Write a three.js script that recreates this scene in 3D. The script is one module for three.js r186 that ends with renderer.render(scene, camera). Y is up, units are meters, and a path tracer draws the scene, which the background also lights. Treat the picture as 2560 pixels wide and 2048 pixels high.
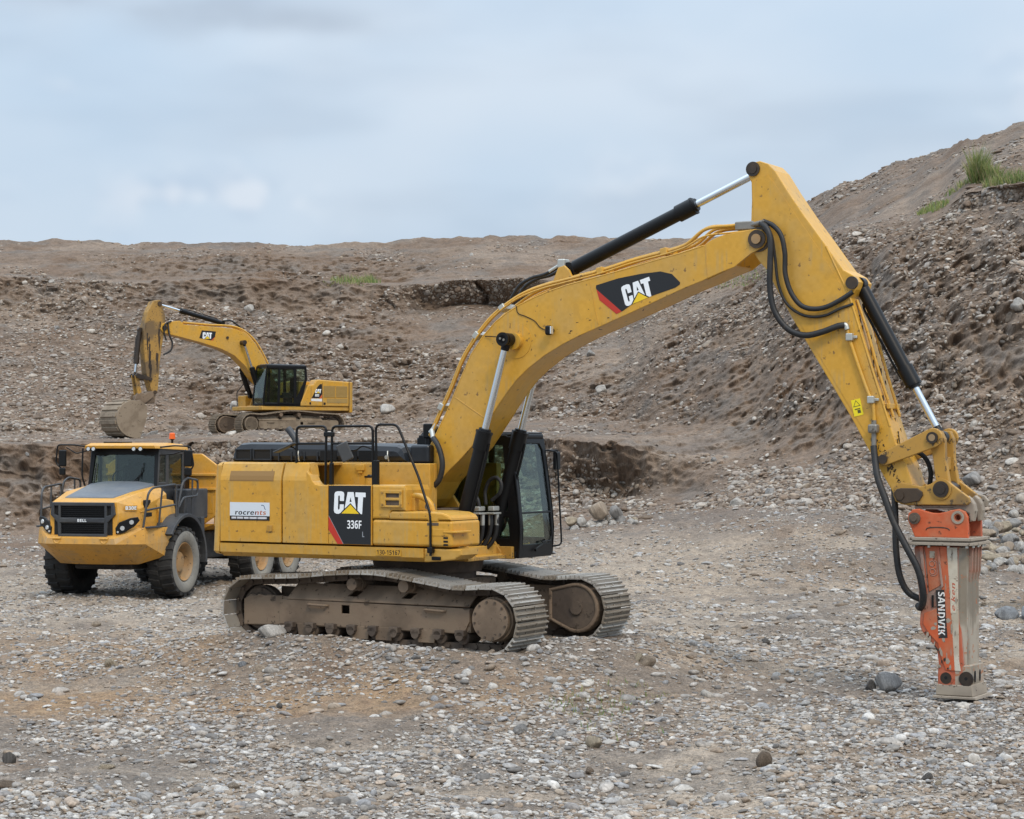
import * as THREE from 'three';
import { RoundedBoxGeometry } from 'three/addons/geometries/RoundedBoxGeometry.js';
import { mergeGeometries } from 'three/addons/utils/BufferGeometryUtils.js';
import { ConvexGeometry } from 'three/addons/geometries/ConvexGeometry.js';

// ---------------------------------------------------------------- camera, sky, sun, exposure
const scene = new THREE.Scene();
const camera = new THREE.PerspectiveCamera(22.18, 1024 / 819, 0.5, 3000);
camera.position.set(0, 2.84, 0);
camera.rotation.set(THREE.MathUtils.degToRad(1.048), 0, 0);
scene.add(camera);

const renderer = new THREE.WebGLRenderer({ antialias: true });
renderer.toneMapping = THREE.LinearToneMapping;
renderer.toneMappingExposure = 1.14;
renderer.shadowMap.enabled = true;

function rng(seed) { let s = seed >>> 0; return () => { s = (s + 0x6D2B79F5) | 0; let t = Math.imul(s ^ (s >>> 15), 1 | s); t = (t + Math.imul(t ^ (t >>> 7), 61 | t)) ^ t; return ((t ^ (t >>> 14)) >>> 0) / 4294967296; }; }
function hash3(x, y, z) { let h = Math.imul(x | 0, 374761393) ^ Math.imul(y | 0, 668265263) ^ Math.imul(z | 0, 2147483647 ^ 0x5bd1e995); h = Math.imul(h ^ (h >>> 13), 1274126177); h ^= h >>> 16; return (h >>> 0) / 4294967296; }
const fade = (t) => t * t * t * (t * (t * 6 - 15) + 10), lerp = (a, b, t) => a + (b - a) * t;
const clamp = (x, a = 0, b = 1) => Math.min(b, Math.max(a, x)), sstep = (a, b, x) => { const t = clamp((x - a) / (b - a)); return t * t * (3 - 2 * t); };
function vnoise(x, y, z, per = 0) {
  let X = Math.floor(x), Y = Math.floor(y), Z = Math.floor(z); const u = fade(x - X), v = fade(y - Y), w = fade(z - Z);
  let X1 = X + 1, Y1 = Y + 1, Z1 = Z + 1;
  if (per) { X = ((X % per) + per) % per; Y = ((Y % per) + per) % per; Z = ((Z % per) + per) % per; X1 = (X + 1) % per; Y1 = (Y + 1) % per; Z1 = (Z + 1) % per; }
  const a = hash3(X, Y, Z), b = hash3(X1, Y, Z), c = hash3(X, Y1, Z), d = hash3(X1, Y1, Z), e = hash3(X, Y, Z1), f = hash3(X1, Y, Z1), g = hash3(X, Y1, Z1), h = hash3(X1, Y1, Z1);
  const p = a + (b - a) * u, q = c + (d - c) * u, r = e + (f - e) * u, s = g + (h - g) * u, m = p + (q - p) * v, n = r + (s - r) * v;
  return (m + (n - m) * w) * 2 - 1;
}
function fbm(x, y, z, oct = 4, per = 0) { let a = 0.5, s = 0, n = 0; for (let i = 0; i < oct; i++) { s += a * vnoise(x, y, z, per); n += a; x *= 2; y *= 2; z *= 2; if (per) per *= 2; a *= 0.5; } return s / n; }

// thin, bright, high cloud over pale blue; a few soft cumulus low down, a grey one higher up
function makeSky() {
  const w = 2048, h = 1024, data = new Float32Array(w * h * 4);
  for (let j = 0; j < h; j++) {
    const el = (j + 0.5) / h * Math.PI - Math.PI / 2, se = Math.sin(el), ce = Math.cos(el);
    for (let i = 0; i < w; i++) {
      if (el < -0.06) { data.set([0.26, 0.24, 0.21, 1], (j * w + i) * 4); continue; }
      const ph = (i + 0.5) / w * Math.PI * 2 - Math.PI;             // three.js equirect: u = atan2(z, x) / 2pi + 0.5
      const dx = ce * Math.cos(ph), dz = ce * Math.sin(ph), dy = se;
      const e = Math.max(0, se);
      const low = Math.exp(-e * 7.5);
      let r = lerp(0.405, 0.535, low), g = lerp(0.525, 0.645, low), b = lerp(0.665, 0.755, low);   // blue seen through the veil
      const veil = fbm(dx * 2.6 + 7, dy * 6 + 3, dz * 2.6 + 1, 5), wisp = fbm(dx * 11 + 2, dy * 24 + 6, dz * 11 + 5, 5);
      const k = clamp(0.16 + 0.40 * veil + 0.26 * wisp + 0.5 * e);
      r = lerp(r, 0.66, k); g = lerp(g, 0.705, k); b = lerp(b, 0.76, k);
      const band = fbm(dx * 6 + 11, dy * 26 + 5, dz * 6 + 2, 5);                                     // thin grey cloud
      const gb = sstep(0.0, 0.5, band) * 0.10; r *= 1 - gb * 1.1; g *= 1 - gb; b *= 1 - gb * 0.85;
      const gain = 1 + 2.6 * e * e;                                  // an overcast sky brightens towards the zenith
      // soft cumulus in a low layer
      const az = Math.atan2(dx, -dz), field = 0.5 + 0.9 * fbm(dx * 3.1 + 9, dy * 6, dz * 3.1 + 2, 3);
      const heap = (a0, e0, sa, se2) => Math.exp(-(((az - a0) / sa) ** 2) - (((el - e0) / se2) ** 2));
      const lay = Math.exp(-(((el - 0.112) / 0.022) ** 2)) * clamp(field) * 0.45 + heap(-0.164, 0.119, 0.020, 0.009) + 1.1 * heap(-0.120, 0.121, 0.026, 0.012) + 0.6 * heap(0.05, 0.132, 0.03, 0.012) + 0.5 * heap(-0.212, 0.167, 0.012, 0.005) + 0.6 * heap(0.24, 0.166, 0.03, 0.02);
      if (lay > 0.004) {
        const puff = fbm(dx * 42 + 1.7, dy * 62 + 0.4, dz * 42 + 4, 5), under = fbm(dx * 42 + 1.7, (dy + 0.007) * 62 + 0.4, dz * 42 + 4, 5);
        const c1 = clamp(sstep(-0.15, 0.35, puff + (lay - 0.62) * 0.55) * lay) * 0.46, bs = clamp(sstep(-0.15, 0.35, under + (lay - 0.62) * 0.55) * lay) * 0.5;
        r *= 1 - bs * 0.22; g *= 1 - bs * 0.18; b *= 1 - bs * 0.12;
        r = lerp(r, 0.76, c1); g = lerp(g, 0.79, c1); b = lerp(b, 0.83, c1);
      }
      // darker grey cloud higher up
      const gw = clamp(Math.exp(-(((el - 0.22) / 0.02) ** 2)) * 0.6 * clamp(field) + 1.3 * heap(-0.12, 0.2, 0.05, 0.008) + 1.1 * heap(-0.19, 0.211, 0.055, 0.008));
      const gr = gw > 0.004 ? gw * sstep(-0.4, 0.35, fbm(dx * 20 + 3.1, dy * 50 + 8, dz * 20 + 9, 5)) : 0;
      r = lerp(r, 0.33, gr * 0.62); g = lerp(g, 0.39, gr * 0.62); b = lerp(b, 0.475, gr * 0.62);
      const gnd = sstep(0.0, -0.05, el);
      const o = (j * w + i) * 4;
      data[o] = lerp(r * gain, 0.26, gnd); data[o + 1] = lerp(g * gain, 0.24, gnd); data[o + 2] = lerp(b * gain, 0.21, gnd); data[o + 3] = 1;
    }
  }
  const t = new THREE.DataTexture(data, w, h, THREE.RGBAFormat, THREE.FloatType);
  t.mapping = THREE.EquirectangularReflectionMapping; t.magFilter = t.minFilter = THREE.LinearFilter; t.wrapS = THREE.RepeatWrapping; t.needsUpdate = true;
  return t;
}
const sky = makeSky();
scene.background = sky; scene.environment = sky;

const sun = new THREE.DirectionalLight(0xffecd2, 1.5);               // veiled sun: high, over the right shoulder
sun.position.set(14, 40, 2); sun.target.position.set(0, 0, -32);
sun.castShadow = true; sun.shadow.radius = 22; sun.shadow.mapSize.set(2048, 2048);
Object.assign(sun.shadow.camera, { left: -45, right: 45, top: 45, bottom: -70, near: 1, far: 220 });
sun.name = 'sun'; scene.add(sun, sun.target);

// ---------------------------------------------------------------- helpers
const V = (x, y, z) => new THREE.Vector3(x, y, z);
const taken = new Map();
function numbered(n) { const k = taken.get(n) || 0; taken.set(n, k + 1); return k ? n + '_' + String(k).padStart(3, '0') : n; }
function boxUV(g) {                                                  // uv in metres from the dominant axis of each face
  if (g.index) g = g.toNonIndexed();
  if (!g.attributes.normal) g.computeVertexNormals();
  const p = g.attributes.position, uv = new Float32Array(p.count * 2), a = V(0, 0, 0), b = V(0, 0, 0), c = V(0, 0, 0);
  for (let i = 0; i < p.count; i += 3) {
    a.fromBufferAttribute(p, i); b.fromBufferAttribute(p, i + 1).sub(a); c.fromBufferAttribute(p, i + 2).sub(a); b.cross(c);
    const ax = Math.abs(b.x), ay = Math.abs(b.y), az = Math.abs(b.z);
    for (let k = i; k < i + 3; k++) {
      const x = p.getX(k), y = p.getY(k), z = p.getZ(k);
      if (ay >= ax && ay >= az) { uv[k * 2] = x; uv[k * 2 + 1] = z; } else if (ax >= az) { uv[k * 2] = z; uv[k * 2 + 1] = y; } else { uv[k * 2] = x; uv[k * 2 + 1] = y; }
    }
  }
  g.setAttribute('uv', new THREE.BufferAttribute(uv, 2));
  return g;
}
function join(...gs) {
  gs = gs.flat(9).map((g) => { const q = g.index ? g.toNonIndexed() : g; for (const k of Object.keys(q.attributes)) if (!['position', 'normal'].includes(k)) q.deleteAttribute(k); if (!q.attributes.normal) q.computeVertexNormals(); q.morphAttributes = {}; return q; });
  return boxUV(gs.length > 1 ? mergeGeometries(gs) : gs[0]);
}
function mesh(name, g, m, parent) {
  const o = new THREE.Mesh(Array.isArray(g) ? join(g) : join(g), m); o.name = name; o.castShadow = o.receiveShadow = true;
  if (parent) parent.add(o); else { o.name = numbered(name); scene.add(o); }
  return o;
}
function rawMesh(name, g, m, parent) { const o = new THREE.Mesh(g, m); o.name = parent ? name : numbered(name); o.castShadow = o.receiveShadow = true; (parent || scene).add(o); return o; }
function tag(o, label, category, group) { o.userData.label = label; o.userData.category = category; if (group) o.userData.group = group; return o; }
function structure(o) { o.userData.kind = 'structure'; return o; }
// outline in x,y extruded from z0 to z1, edges bevelled inwards
function ex(pts, z0, z1, bev = 0.008, holes) {
  const s = new THREE.Shape(pts.map((p) => new THREE.Vector2(p[0], p[1])));
  for (const h of holes || []) s.holes.push(new THREE.Path(h.map((p) => new THREE.Vector2(p[0], p[1]))));
  const d = Math.abs(z1 - z0), b = Math.min(bev, d * 0.45);
  const g = new THREE.ExtrudeGeometry(s, { depth: d - 2 * b, bevelEnabled: b > 0, bevelSize: b, bevelThickness: b, bevelOffset: -b, bevelSegments: 2, steps: 1, curveSegments: 8 });
  g.translate(0, 0, Math.min(z0, z1) + b); return g;
}
// outline in z,y extruded along x (x0..x1)
function exX(pts, x0, x1, bev = 0.008, holes) { const g = ex(pts.map(([z, y]) => [-z, y]), x0, x1, bev, (holes || []).map((h) => h.map(([z, y]) => [-z, y]))); g.rotateY(Math.PI / 2); return g; }
// outline in x,z extruded along y (y0..y1)
function exY(pts, y0, y1, bev = 0.008, holes) { const g = ex(pts.map(([x, z]) => [x, -z]), y0, y1, bev, (holes || []).map((h) => h.map(([x, z]) => [x, -z]))); g.rotateX(-Math.PI / 2); return g; }
function box(x0, x1, y0, y1, z0, z1, r = 0.01) {
  const w = Math.abs(x1 - x0), h = Math.abs(y1 - y0), d = Math.abs(z1 - z0); r = Math.min(r, w * 0.45, h * 0.45, d * 0.45);
  const g = r > 0 ? new RoundedBoxGeometry(w, h, d, r > 0.03 ? 4 : 2, r) : new THREE.BoxGeometry(w, h, d);
  g.translate((x0 + x1) / 2, (y0 + y1) / 2, (z0 + z1) / 2); return g;
}
function rod(a, b, r0, r1 = r0, seg = 20) {
  const A = V(...a), B = V(...b), d = B.clone().sub(A), L = d.length();
  const g = new THREE.CylinderGeometry(r1, r0, L, seg); g.translate(0, L / 2, 0);
  g.applyQuaternion(new THREE.Quaternion().setFromUnitVectors(V(0, 1, 0), d.normalize())); g.translate(A.x, A.y, A.z); return g;
}
const disc = (x, y, z0, z1, r, seg = 28) => rod([x, y, z0], [x, y, z1], r, r, seg);
function hose(pts, r = 0.03, seg = 0) { const c = new THREE.CatmullRomCurve3(pts.map((p) => V(...p)), false, 'centripetal'); return new THREE.TubeGeometry(c, seg || pts.length * 8, r, 10, false); }
// bent pipe: straight runs with filleted corners
function rail(pts, r = 0.02, fil = 0.07) {
  const P = pts.map((p) => V(...p)), path = new THREE.CurvePath(); let from = P[0];
  for (let i = 1; i < P.length; i++) {
    if (i === P.length - 1) { path.add(new THREE.LineCurve3(from, P[i])); break; }
    const a = P[i - 1].clone().sub(P[i]), b = P[i + 1].clone().sub(P[i]), f = Math.min(fil, a.length() * 0.48, b.length() * 0.48);
    const p1 = P[i].clone().add(a.normalize().multiplyScalar(f)), p2 = P[i].clone().add(b.normalize().multiplyScalar(f));
    path.add(new THREE.LineCurve3(from, p1)); path.add(new THREE.QuadraticBezierCurve3(p1, P[i], p2)); from = p2;
  }
  const pts2 = []; for (const c of path.curves) { const n = c.isLineCurve3 ? 2 : 5; for (let i = 0; i < n; i++) pts2.push(c.getPoint(i / n)); } pts2.push(P[P.length - 1]);
  const cc = new THREE.CatmullRomCurve3(pts2, false, 'centripetal', 0.1); return new THREE.TubeGeometry(cc, pts2.length * 3, r, 10, false);
}
const capped = (a, b, r) => rod(a, b, r, r, 16);

// ---------------------------------------------------------------- materials
function tex(size, fn, srgb = true, rep = 1) {
  const d = new Uint8Array(size * size * 4);
  for (let j = 0; j < size; j++) for (let i = 0; i < size; i++) { const c = fn(i / size, j / size), o = (j * size + i) * 4; for (let k = 0; k < 3; k++) d[o + k] = clamp(c[k]) * 255; d[o + 3] = 255; }
  const t = new THREE.DataTexture(d, size, size); t.wrapS = t.wrapT = THREE.RepeatWrapping; t.magFilter = THREE.LinearFilter; t.minFilter = THREE.LinearMipmapLinearFilter; t.generateMipmaps = true;
  if (srgb) t.colorSpace = THREE.SRGBColorSpace; t.repeat.set(rep, rep); t.needsUpdate = true; return t;
}
const hex = (h) => [parseInt(h.slice(1, 3), 16) / 255, parseInt(h.slice(3, 5), 16) / 255, parseInt(h.slice(5, 7), 16) / 255];
const mix3 = (a, b, t) => [lerp(a[0], b[0], t), lerp(a[1], b[1], t), lerp(a[2], b[2], t)];
// paint with a patchy film of dust, specks and small scuffs
function worn(base, dust, amount, seed, specks = 0.02, speckCol = '#3a3128', streak = 0) {
  const B = hex(base), D = hex(dust), K = hex(speckCol);
  return tex(256, (u, v) => {
    const n = fbm(u * 4, v * 4, seed, 5, 4) * 0.5 + 0.5, f = fbm(u * 32, v * 32, seed + 3, 3, 32) * 0.5 + 0.5;
    let c = mix3(B, D, clamp(amount * (sstep(0.35, 0.75, n) * 0.8 + 0.35 * (f - 0.3))));
    if (streak) { const t = fbm(u * 48, v * 3, seed + 21, 3, 48), w = fbm(u * 5, v * 5, seed + 31, 3, 5); c = mix3(c, D, clamp(streak * sstep(0.05, 0.5, t) * sstep(-0.15, 0.35, w))); const q = fbm(u * 10, v * 10, seed + 41, 4, 10); c = mix3(c, K, 0.16 * streak * sstep(0.32, 0.6, q)); }
    const m = 1 + 0.08 * (f - 0.5); c = c.map((x) => x * m);
    if (specks) { const s = fbm(u * 24, v * 24, seed + 9, 4, 24), t = fbm(u * 90, v * 90, seed + 5, 2, 90); c = mix3(c, K, 0.75 * sstep(0.62 - specks * 5, 0.85 - specks * 5, s + 0.35 * t)); }
    return c;
  }, true, 0.6);
}
const std = (o) => new THREE.MeshStandardMaterial(o);
const M = {
  yellow: std({ map: worn('#c8942f', '#b09463', 0.5, 1, 0.004, '#6a5030', 0.5), roughness: 0.42 }),
  boomYellow: std({ map: worn('#ca9831', '#b09262', 0.48, 2, 0.006, '#6a5030', 0.45), roughness: 0.4 }),
  grimy: std({ map: worn('#b3883a', '#6a5740', 0.85, 3, 0.045), roughness: 0.6 }),
  dustTape: std({ color: '#8a6a3a', roughness: 0.6 }),
  black: new THREE.MeshPhysicalMaterial({ color: '#0c0d0f', roughness: 0.42, specularIntensity: 0.6 }),
  blackGloss: std({ map: worn('#14181e', '#3c4046', 0.3, 5, 0), roughness: 0.3 }),
  matteBlack: std({ color: '#0b0b0c', roughness: 0.8 }),
  rubber: std({ map: worn('#1d1c1b', '#5a5248', 0.5, 6, 0.02), roughness: 0.78 }),
  hose: std({ map: worn('#17181a', '#46433e', 0.6, 7, 0.02), roughness: 0.55 }),
  chrome: std({ color: '#d5dade', roughness: 0.16, metalness: 1 }),
  steel: std({ map: worn('#8d8b86', '#6d6152', 0.5, 8, 0.02), roughness: 0.45, metalness: 0.55 }),
  fitting: std({ color: '#b9b9b2', roughness: 0.4, metalness: 0.7 }),
  trackMud: std({ map: worn('#7f6d5b', '#5f5143', 0.9, 9, 0.025), roughness: 0.9, bumpMap: tex(256, (u, v) => { const f = fbm(u * 8, v * 8, 4, 5, 8) * 0.5 + 0.5; return [f, f, f]; }, false, 1.5), bumpScale: 0.004 }),
  trackDark: std({ map: worn('#4a4038', '#6c5e50', 0.7, 10, 0.03), roughness: 0.85 }),
  shoe: std({ map: worn('#a9a49c', '#8a7d6e', 0.8, 11, 0.01), roughness: 0.5, metalness: 0.45 }),
  shoeMud: std({ map: worn('#8f877b', '#6e6152', 1.0, 26, 0.02), roughness: 0.7, metalness: 0.25 }),
  shoeWorn: std({ map: worn('#bab6ae', '#94897a', 0.7, 27, 0.01), roughness: 0.42, metalness: 0.5 }),
  orange: std({ map: worn('#c0562c', '#a8745a', 0.9, 12, 0.02, '#4c2a1a'), roughness: 0.5 }),
  orangeWorn: std({ map: worn('#b0583a', '#94847a', 1.0, 13, 0.02, '#4c3a2a'), roughness: 0.6 }),
  oil: std({ map: worn('#2a221b', '#5c4832', 0.6, 14, 0.02), roughness: 0.4 }),
  dustySteel: std({ map: worn('#9a8f80', '#80766a', 0.9, 15, 0.02), roughness: 0.75 }),
  whiteWorn: std({ map: worn('#c9c2b2', '#9b8c76', 0.85, 16, 0.05, '#5a4030'), roughness: 0.65 }),
  glass: new THREE.MeshPhysicalMaterial({ color: '#e0ebe3', roughness: 0.03, transmission: 1, thickness: 0, ior: 1.5 }),
  glassDark: new THREE.MeshPhysicalMaterial({ color: '#d0ded7', roughness: 0.03, transmission: 1, thickness: 0, ior: 1.5 }),
  lamp: std({ color: '#dfe4e6', roughness: 0.15, metalness: 0.6 }),
  seat: std({ color: '#1a1b1d', roughness: 0.9 }),
  amber: std({ color: '#d9601a', roughness: 0.3 }),
  white: std({ color: '#d8dadb', roughness: 0.5 }),
  rim: std({ map: worn('#a27d50', '#8c785c', 0.9, 17, 0.02), roughness: 0.65 }),
  tyre: std({ map: worn('#1f1f1f', '#4c4741', 0.5, 18, 0.01), roughness: 0.85 }),
  tyreWall: std({ map: worn('#77756f', '#8d877b', 0.8, 19, 0.01), roughness: 0.9 }),
  truckYellow: std({ map: worn('#cd9636', '#b29064', 0.5, 20, 0.004, '#6a5030', 0.5), roughness: 0.4 }),
  truckGrey: std({ map: worn('#303338', '#5c5952', 0.4, 21, 0.0), roughness: 0.5 }),
  hoodGrey: std({ map: worn('#5f666e', '#7d7c78', 0.4, 22, 0.0), roughness: 0.55 }),
  bumperYellow: std({ map: worn('#c8923a', '#a5875e', 0.75, 24, 0.01, '#6b5338', 0.7), roughness: 0.55 }),
  breakerFront: std({ map: worn('#a59c8e', '#756c5e', 1.0, 25, 0.035, '#a0603f', 0.9), roughness: 0.75 }),
  red: std({ color: '#a8231a', roughness: 0.5 }),
};
for (const k of ['glass', 'glassDark']) M[k].side = THREE.DoubleSide;
// printed sticker: canvas drawn at pxPerM
function print(w, h, ppm, draw) {
  const c = document.createElement('canvas'); c.width = Math.round(w * ppm); c.height = Math.round(h * ppm);
  const x = c.getContext('2d'); draw(x, c.width, c.height);
  const t = new THREE.CanvasTexture(c); t.colorSpace = THREE.SRGBColorSpace; t.anisotropy = 4; return std({ map: t, roughness: 0.45 });
}
// sticker plate from an outline (x,y); uv 0..1 over its bounding box; lies at z facing +z (or -z when flip)
function sticker(name, pts, z, m, parent, flip = false, th = 0.004) {
  const xs = pts.map((p) => p[0]), ys = pts.map((p) => p[1]), x0 = Math.min(...xs), x1 = Math.max(...xs), y0 = Math.min(...ys), y1 = Math.max(...ys);
  const s = new THREE.Shape(pts.map((p) => new THREE.Vector2(p[0], p[1])));
  const g = new THREE.ExtrudeGeometry(s, { depth: th, bevelEnabled: false });
  const p = g.attributes.position, uv = g.attributes.uv;
  for (let i = 0; i < p.count; i++) { let u = (p.getX(i) - x0) / (x1 - x0); if (flip) u = 1 - u; uv.setXY(i, u, (p.getY(i) - y0) / (y1 - y0)); }
  g.translate(0, 0, flip ? z - th : z); return rawMesh(name, g, m, parent);
}
// the maker's three letters over a triangle, in a unit box w x h
function logo(x, ox, oy, w, h, ink = '#e9eef2', tri = '#e8c41f', bg = '#14171c') {
  const P = (pts) => { x.beginPath(); pts.forEach(([a, b], i) => i ? x.lineTo(ox + a * w, oy + b * h) : x.moveTo(ox + a * w, oy + b * h)); x.closePath(); x.fill(); };
  x.fillStyle = ink;
  P([[0.02, 0.12], [0.05, 0.03], [0.12, 0], [0.24, 0], [0.31, 0.04], [0.33, 0.12], [0.32, 0.43], [0.19, 0.43], [0.19, 0.22], [0.165, 0.18], [0.14, 0.22], [0.13, 0.78], [0.155, 0.83], [0.18, 0.78], [0.19, 0.58], [0.32, 0.58], [0.31, 0.80], [0.21, 0.96], [0.16, 1], [0.08, 1], [0.02, 0.95], [0, 0.86]]);
  P([[0.435, 0.03], [0.625, 0.03], [0.705, 0.80], [0.525, 0.52], [0.34, 0.77]]);
  P([[0.68, 0.04], [1, 0.05], [1, 0.25], [0.92, 0.25], [0.89, 1], [0.85, 1], [0.745, 0.84], [0.765, 0.25], [0.68, 0.24]]);
  x.fillStyle = bg; P([[0.53, 0.26], [0.56, 0.47], [0.495, 0.47]]); P([[0.525, 0.52], [0.82, 1.0], [0.215, 1.0]]);
  x.fillStyle = tri; P([[0.525, 0.58], [0.79, 0.99], [0.24, 0.985]]);
}
// ---------------------------------------------------------------- the pit: floor, banks and hillside as one measured survey
// survey lines run across the pit (stations), each with a depth d from the camera line and a height h, from the foot of the lower bank
// to the skyline and beyond. Station s is the bearing (X = s * d).
const bear = (x) => (x - 1078) / 4400;
const ht = (y, d) => 2.84 + d * (943 - y) / 4400;
const survey = [
  [-700, [1130, 76], [1000, 80.5], [938, 81], [912, 95], [780, 102], [662, 109.6], [588, 112.4], [580, 118], [506, 132]],
  [0, [1130, 76], [1000, 80.2], [938, 80.6], [912, 95], [780, 102], [658, 109.6], [585, 112.4], [578, 118], [506, 132]],
  [150, [1126, 76], [1010, 80], [936, 80.4], [912, 95], [780, 102.5], [656, 109.8], [590, 112.4], [584, 118], [505, 132]],
  [300, [1122, 77], [1010, 80.5], [934, 81], [912, 96], [780, 103], [650, 110.0], [598, 112.5], [590, 118], [509, 132]],
  [500, [1116, 77], [1005, 80.8], [930, 81.4], [908, 97], [780, 103], [652, 111.2], [592, 113.4], [584, 119], [512, 132]],
  [640, [1112, 76], [1005, 80.5], [929, 81.2], [906, 97], [778, 103], [655, 112.0], [594, 113.6], [588, 120], [518, 132]],
  [835, [1106, 75], [1000, 80.0], [925, 80.7], [897, 97], [770, 104], [654, 112.4], [602, 113.7], [595, 120], [506, 132]],
  [890, [1105, 74.8], [1000, 80], [925, 80.6], [894, 96.5], [768, 103.8], [652, 113.8], [598, 113.3], [590, 119.6], [503, 132]],
  [980, [1103, 74], [1000, 79], [925, 79.6], [888, 95], [765, 103], [640, 114.0], [588, 112.9], [584, 119], [500, 132]],
  [1110, [1100, 73], [1005, 78], [925, 78.2], [880, 94], [760, 102], [640, 113.6], [584, 112.4], [578, 119], [500, 132]],
  [1180, [1098, 72], [1030, 75.9], [930, 75.9], [884, 91], [760, 100.5], [648, 111.6], [592, 111.6], [580, 118.4], [500, 131]],
  [1300, [1090, 70.5], [1046, 74.8], [938, 74.1], [886, 88], [760, 98.5], [652, 108.6], [600, 110.6], [578, 117.5], [499, 130]],
  [1400, [1084, 69], [1040, 72.6], [958, 73.6], [890, 83], [760, 91], [655, 100], [590, 107], [568, 116], [506, 128]],
  [1560, [1076, 66.5], [1030, 69.5], [985, 72], [900, 78], [750, 84.5], [640, 92], [560, 101], [540, 112], [497, 126]],
  [1690, [1078, 64], [1034, 67], [988, 69.5], [890, 73.5], [725, 79], [585, 86], [515, 93], [497, 104], [425, 120]],
  [1800, [1090, 62], [1040, 65], [985, 67.5], [880, 70.5], [690, 75], [535, 80.5], [484, 86], [464, 97], [380, 115]],
  [1900, [1108, 60.5], [1048, 63.6], [985, 66], [872, 68.8], [670, 73], [500, 78], [476, 82], [445, 92], [338, 110]],
  [1975, [1122, 59.5], [1056, 62.6], [988, 65], [868, 67.8], [655, 72], [485, 77], [446, 79.5], [424, 86], [316, 105]],
  [2050, [1138, 58.5], [1066, 61.6], [992, 64.2], [864, 66.8], [640, 71], [440, 77.0], [400, 77.2], [386, 81], [288, 99]],
  [2156, [1160, 57], [1080, 60], [1000, 62.8], [860, 65.4], [625, 69.5], [425, 75.3], [388, 75.3], [372, 79], [254, 95]],
  [2350, [1190, 55], [1100, 58], [1010, 61], [850, 63.5], [615, 67.5], [420, 73.3], [380, 73.4], [354, 77], [200, 92]],
  [2900, [1230, 52], [1130, 55], [1020, 58], [840, 60.5], [605, 64.5], [415, 70.3], [372, 70.6], [332, 74], [150, 88]],
].map(([x, ...p]) => ({ s: bear(x), d: p.map((q) => q[1]), h: p.map((q) => ht(q[0], q[1])) }));
for (const c of survey) { const n = c.d.length - 1; c.d.push(c.d[n] + 14, c.d[n] + 70, c.d[n] + 700); c.h.push(c.h[n] - 0.3, c.h[n] - 4, c.h[n] - 30); }
const NR = survey[0].d.length;
function surveyAt(s, v) {                                            // v in 0..NR-1
  let i = 0; while (i < survey.length - 2 && survey[i + 1].s < s) i++;
  const A = survey[i], B = survey[i + 1], k = clamp((s - A.s) / (B.s - A.s)), kk = k * k * (3 - 2 * k) * 0.6 + k * 0.4;
  const j = Math.min(NR - 2, Math.floor(v)), t = v - j;
  const g = (arr, jj) => arr[jj];
  return [lerp(lerp(A.d[j], B.d[j], kk), lerp(A.d[j + 1], B.d[j + 1], kk), t), lerp(lerp(A.h[j], B.h[j], kk), lerp(A.h[j + 1], B.h[j + 1], kk), t)];
}
const excX = -1.25, excD = 31.2;
// wheel ruts left by the trucks: centre line point, direction, half gauge
const rutLines = [[-9, 44, 0.80, -0.60, 1.25], [-6, 38, 0.97, -0.24, 1.25], [2, 40, 0.99, 0.12, 1.25], [-4, 22.5, 0.995, -0.1, 1.2]].map(([x, d, a, b, w]) => { const n = Math.hypot(a, b); return [x, d, a / n, b / n, w]; });
function rut(X, d) { let m = 0; for (const [x, y, a, b, w] of rutLines) { const q = -(X - x) * b + (d - y) * a + 0.5 * Math.sin(((X - x) * a + (d - y) * b) * 0.16), k = Math.abs(Math.abs(q) - w); m = Math.max(m, Math.exp(-((k / 0.24) ** 2))); } return m * clamp(0.55 + 0.8 * vnoise(X * 0.5, 3, d * 0.5)); }
function floorBase(X, d) {
  // level pad under the excavator, a little lower everywhere else
  const c = Math.cos(Math.PI / 6), s = Math.sin(Math.PI / 6), rx = X - excX, rz = -(d - excD), lx = rx * c + rz * s, lz = -rx * s + rz * c;
  const e = Math.hypot(Math.max(0, Math.abs(lx) - 2.1) / 2.2, Math.max(0, Math.abs(lz) - 1.5) / 2.6), pad = 1 - sstep(0.15, 1.25, e);
  let y = lerp(-0.46, 0.0, pad);
  const hx = X - 5.2, hd = d - 25.0; y = lerp(y, -0.375, Math.exp(-(hx * hx + hd * hd) / 5));
  y += 0.17 * Math.exp(-(((lx + 0.9) / 1.9) ** 2) - (((lz - 2.08) / 0.30) ** 2));          // windrow along the near track
  y += 0.16 * Math.exp(-(((lx - 2.9) / 0.9) ** 2) - (((lz - 0.4) / 0.8) ** 2));            // spoil between the track ends
  y += 0.10 * Math.exp(-(((lx - 4.6) / 1.2) ** 2) - (((lz - 0.6) / 0.5) ** 2));
  const tx = X + 8.6, td = d - 50; y = lerp(y, -0.585, Math.exp(-(tx * tx + td * td) / 40));
  y -= 0.75 * Math.exp(-(((X - 11.6) / 2.5) ** 2) - (((d - 47) / 4.2) ** 2));               // hollow that holds water on the right
  y -= 0.30 * Math.exp(-(((X + 15.4) / 2.4) ** 2) - (((d - 61.5) / 1.8) ** 2));             // and on the left
  y -= 0.16 * Math.exp(-(((X - 1.5) / 1.2) ** 2) - (((d - 21) / 2.0) ** 2));
  return y;
}
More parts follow.
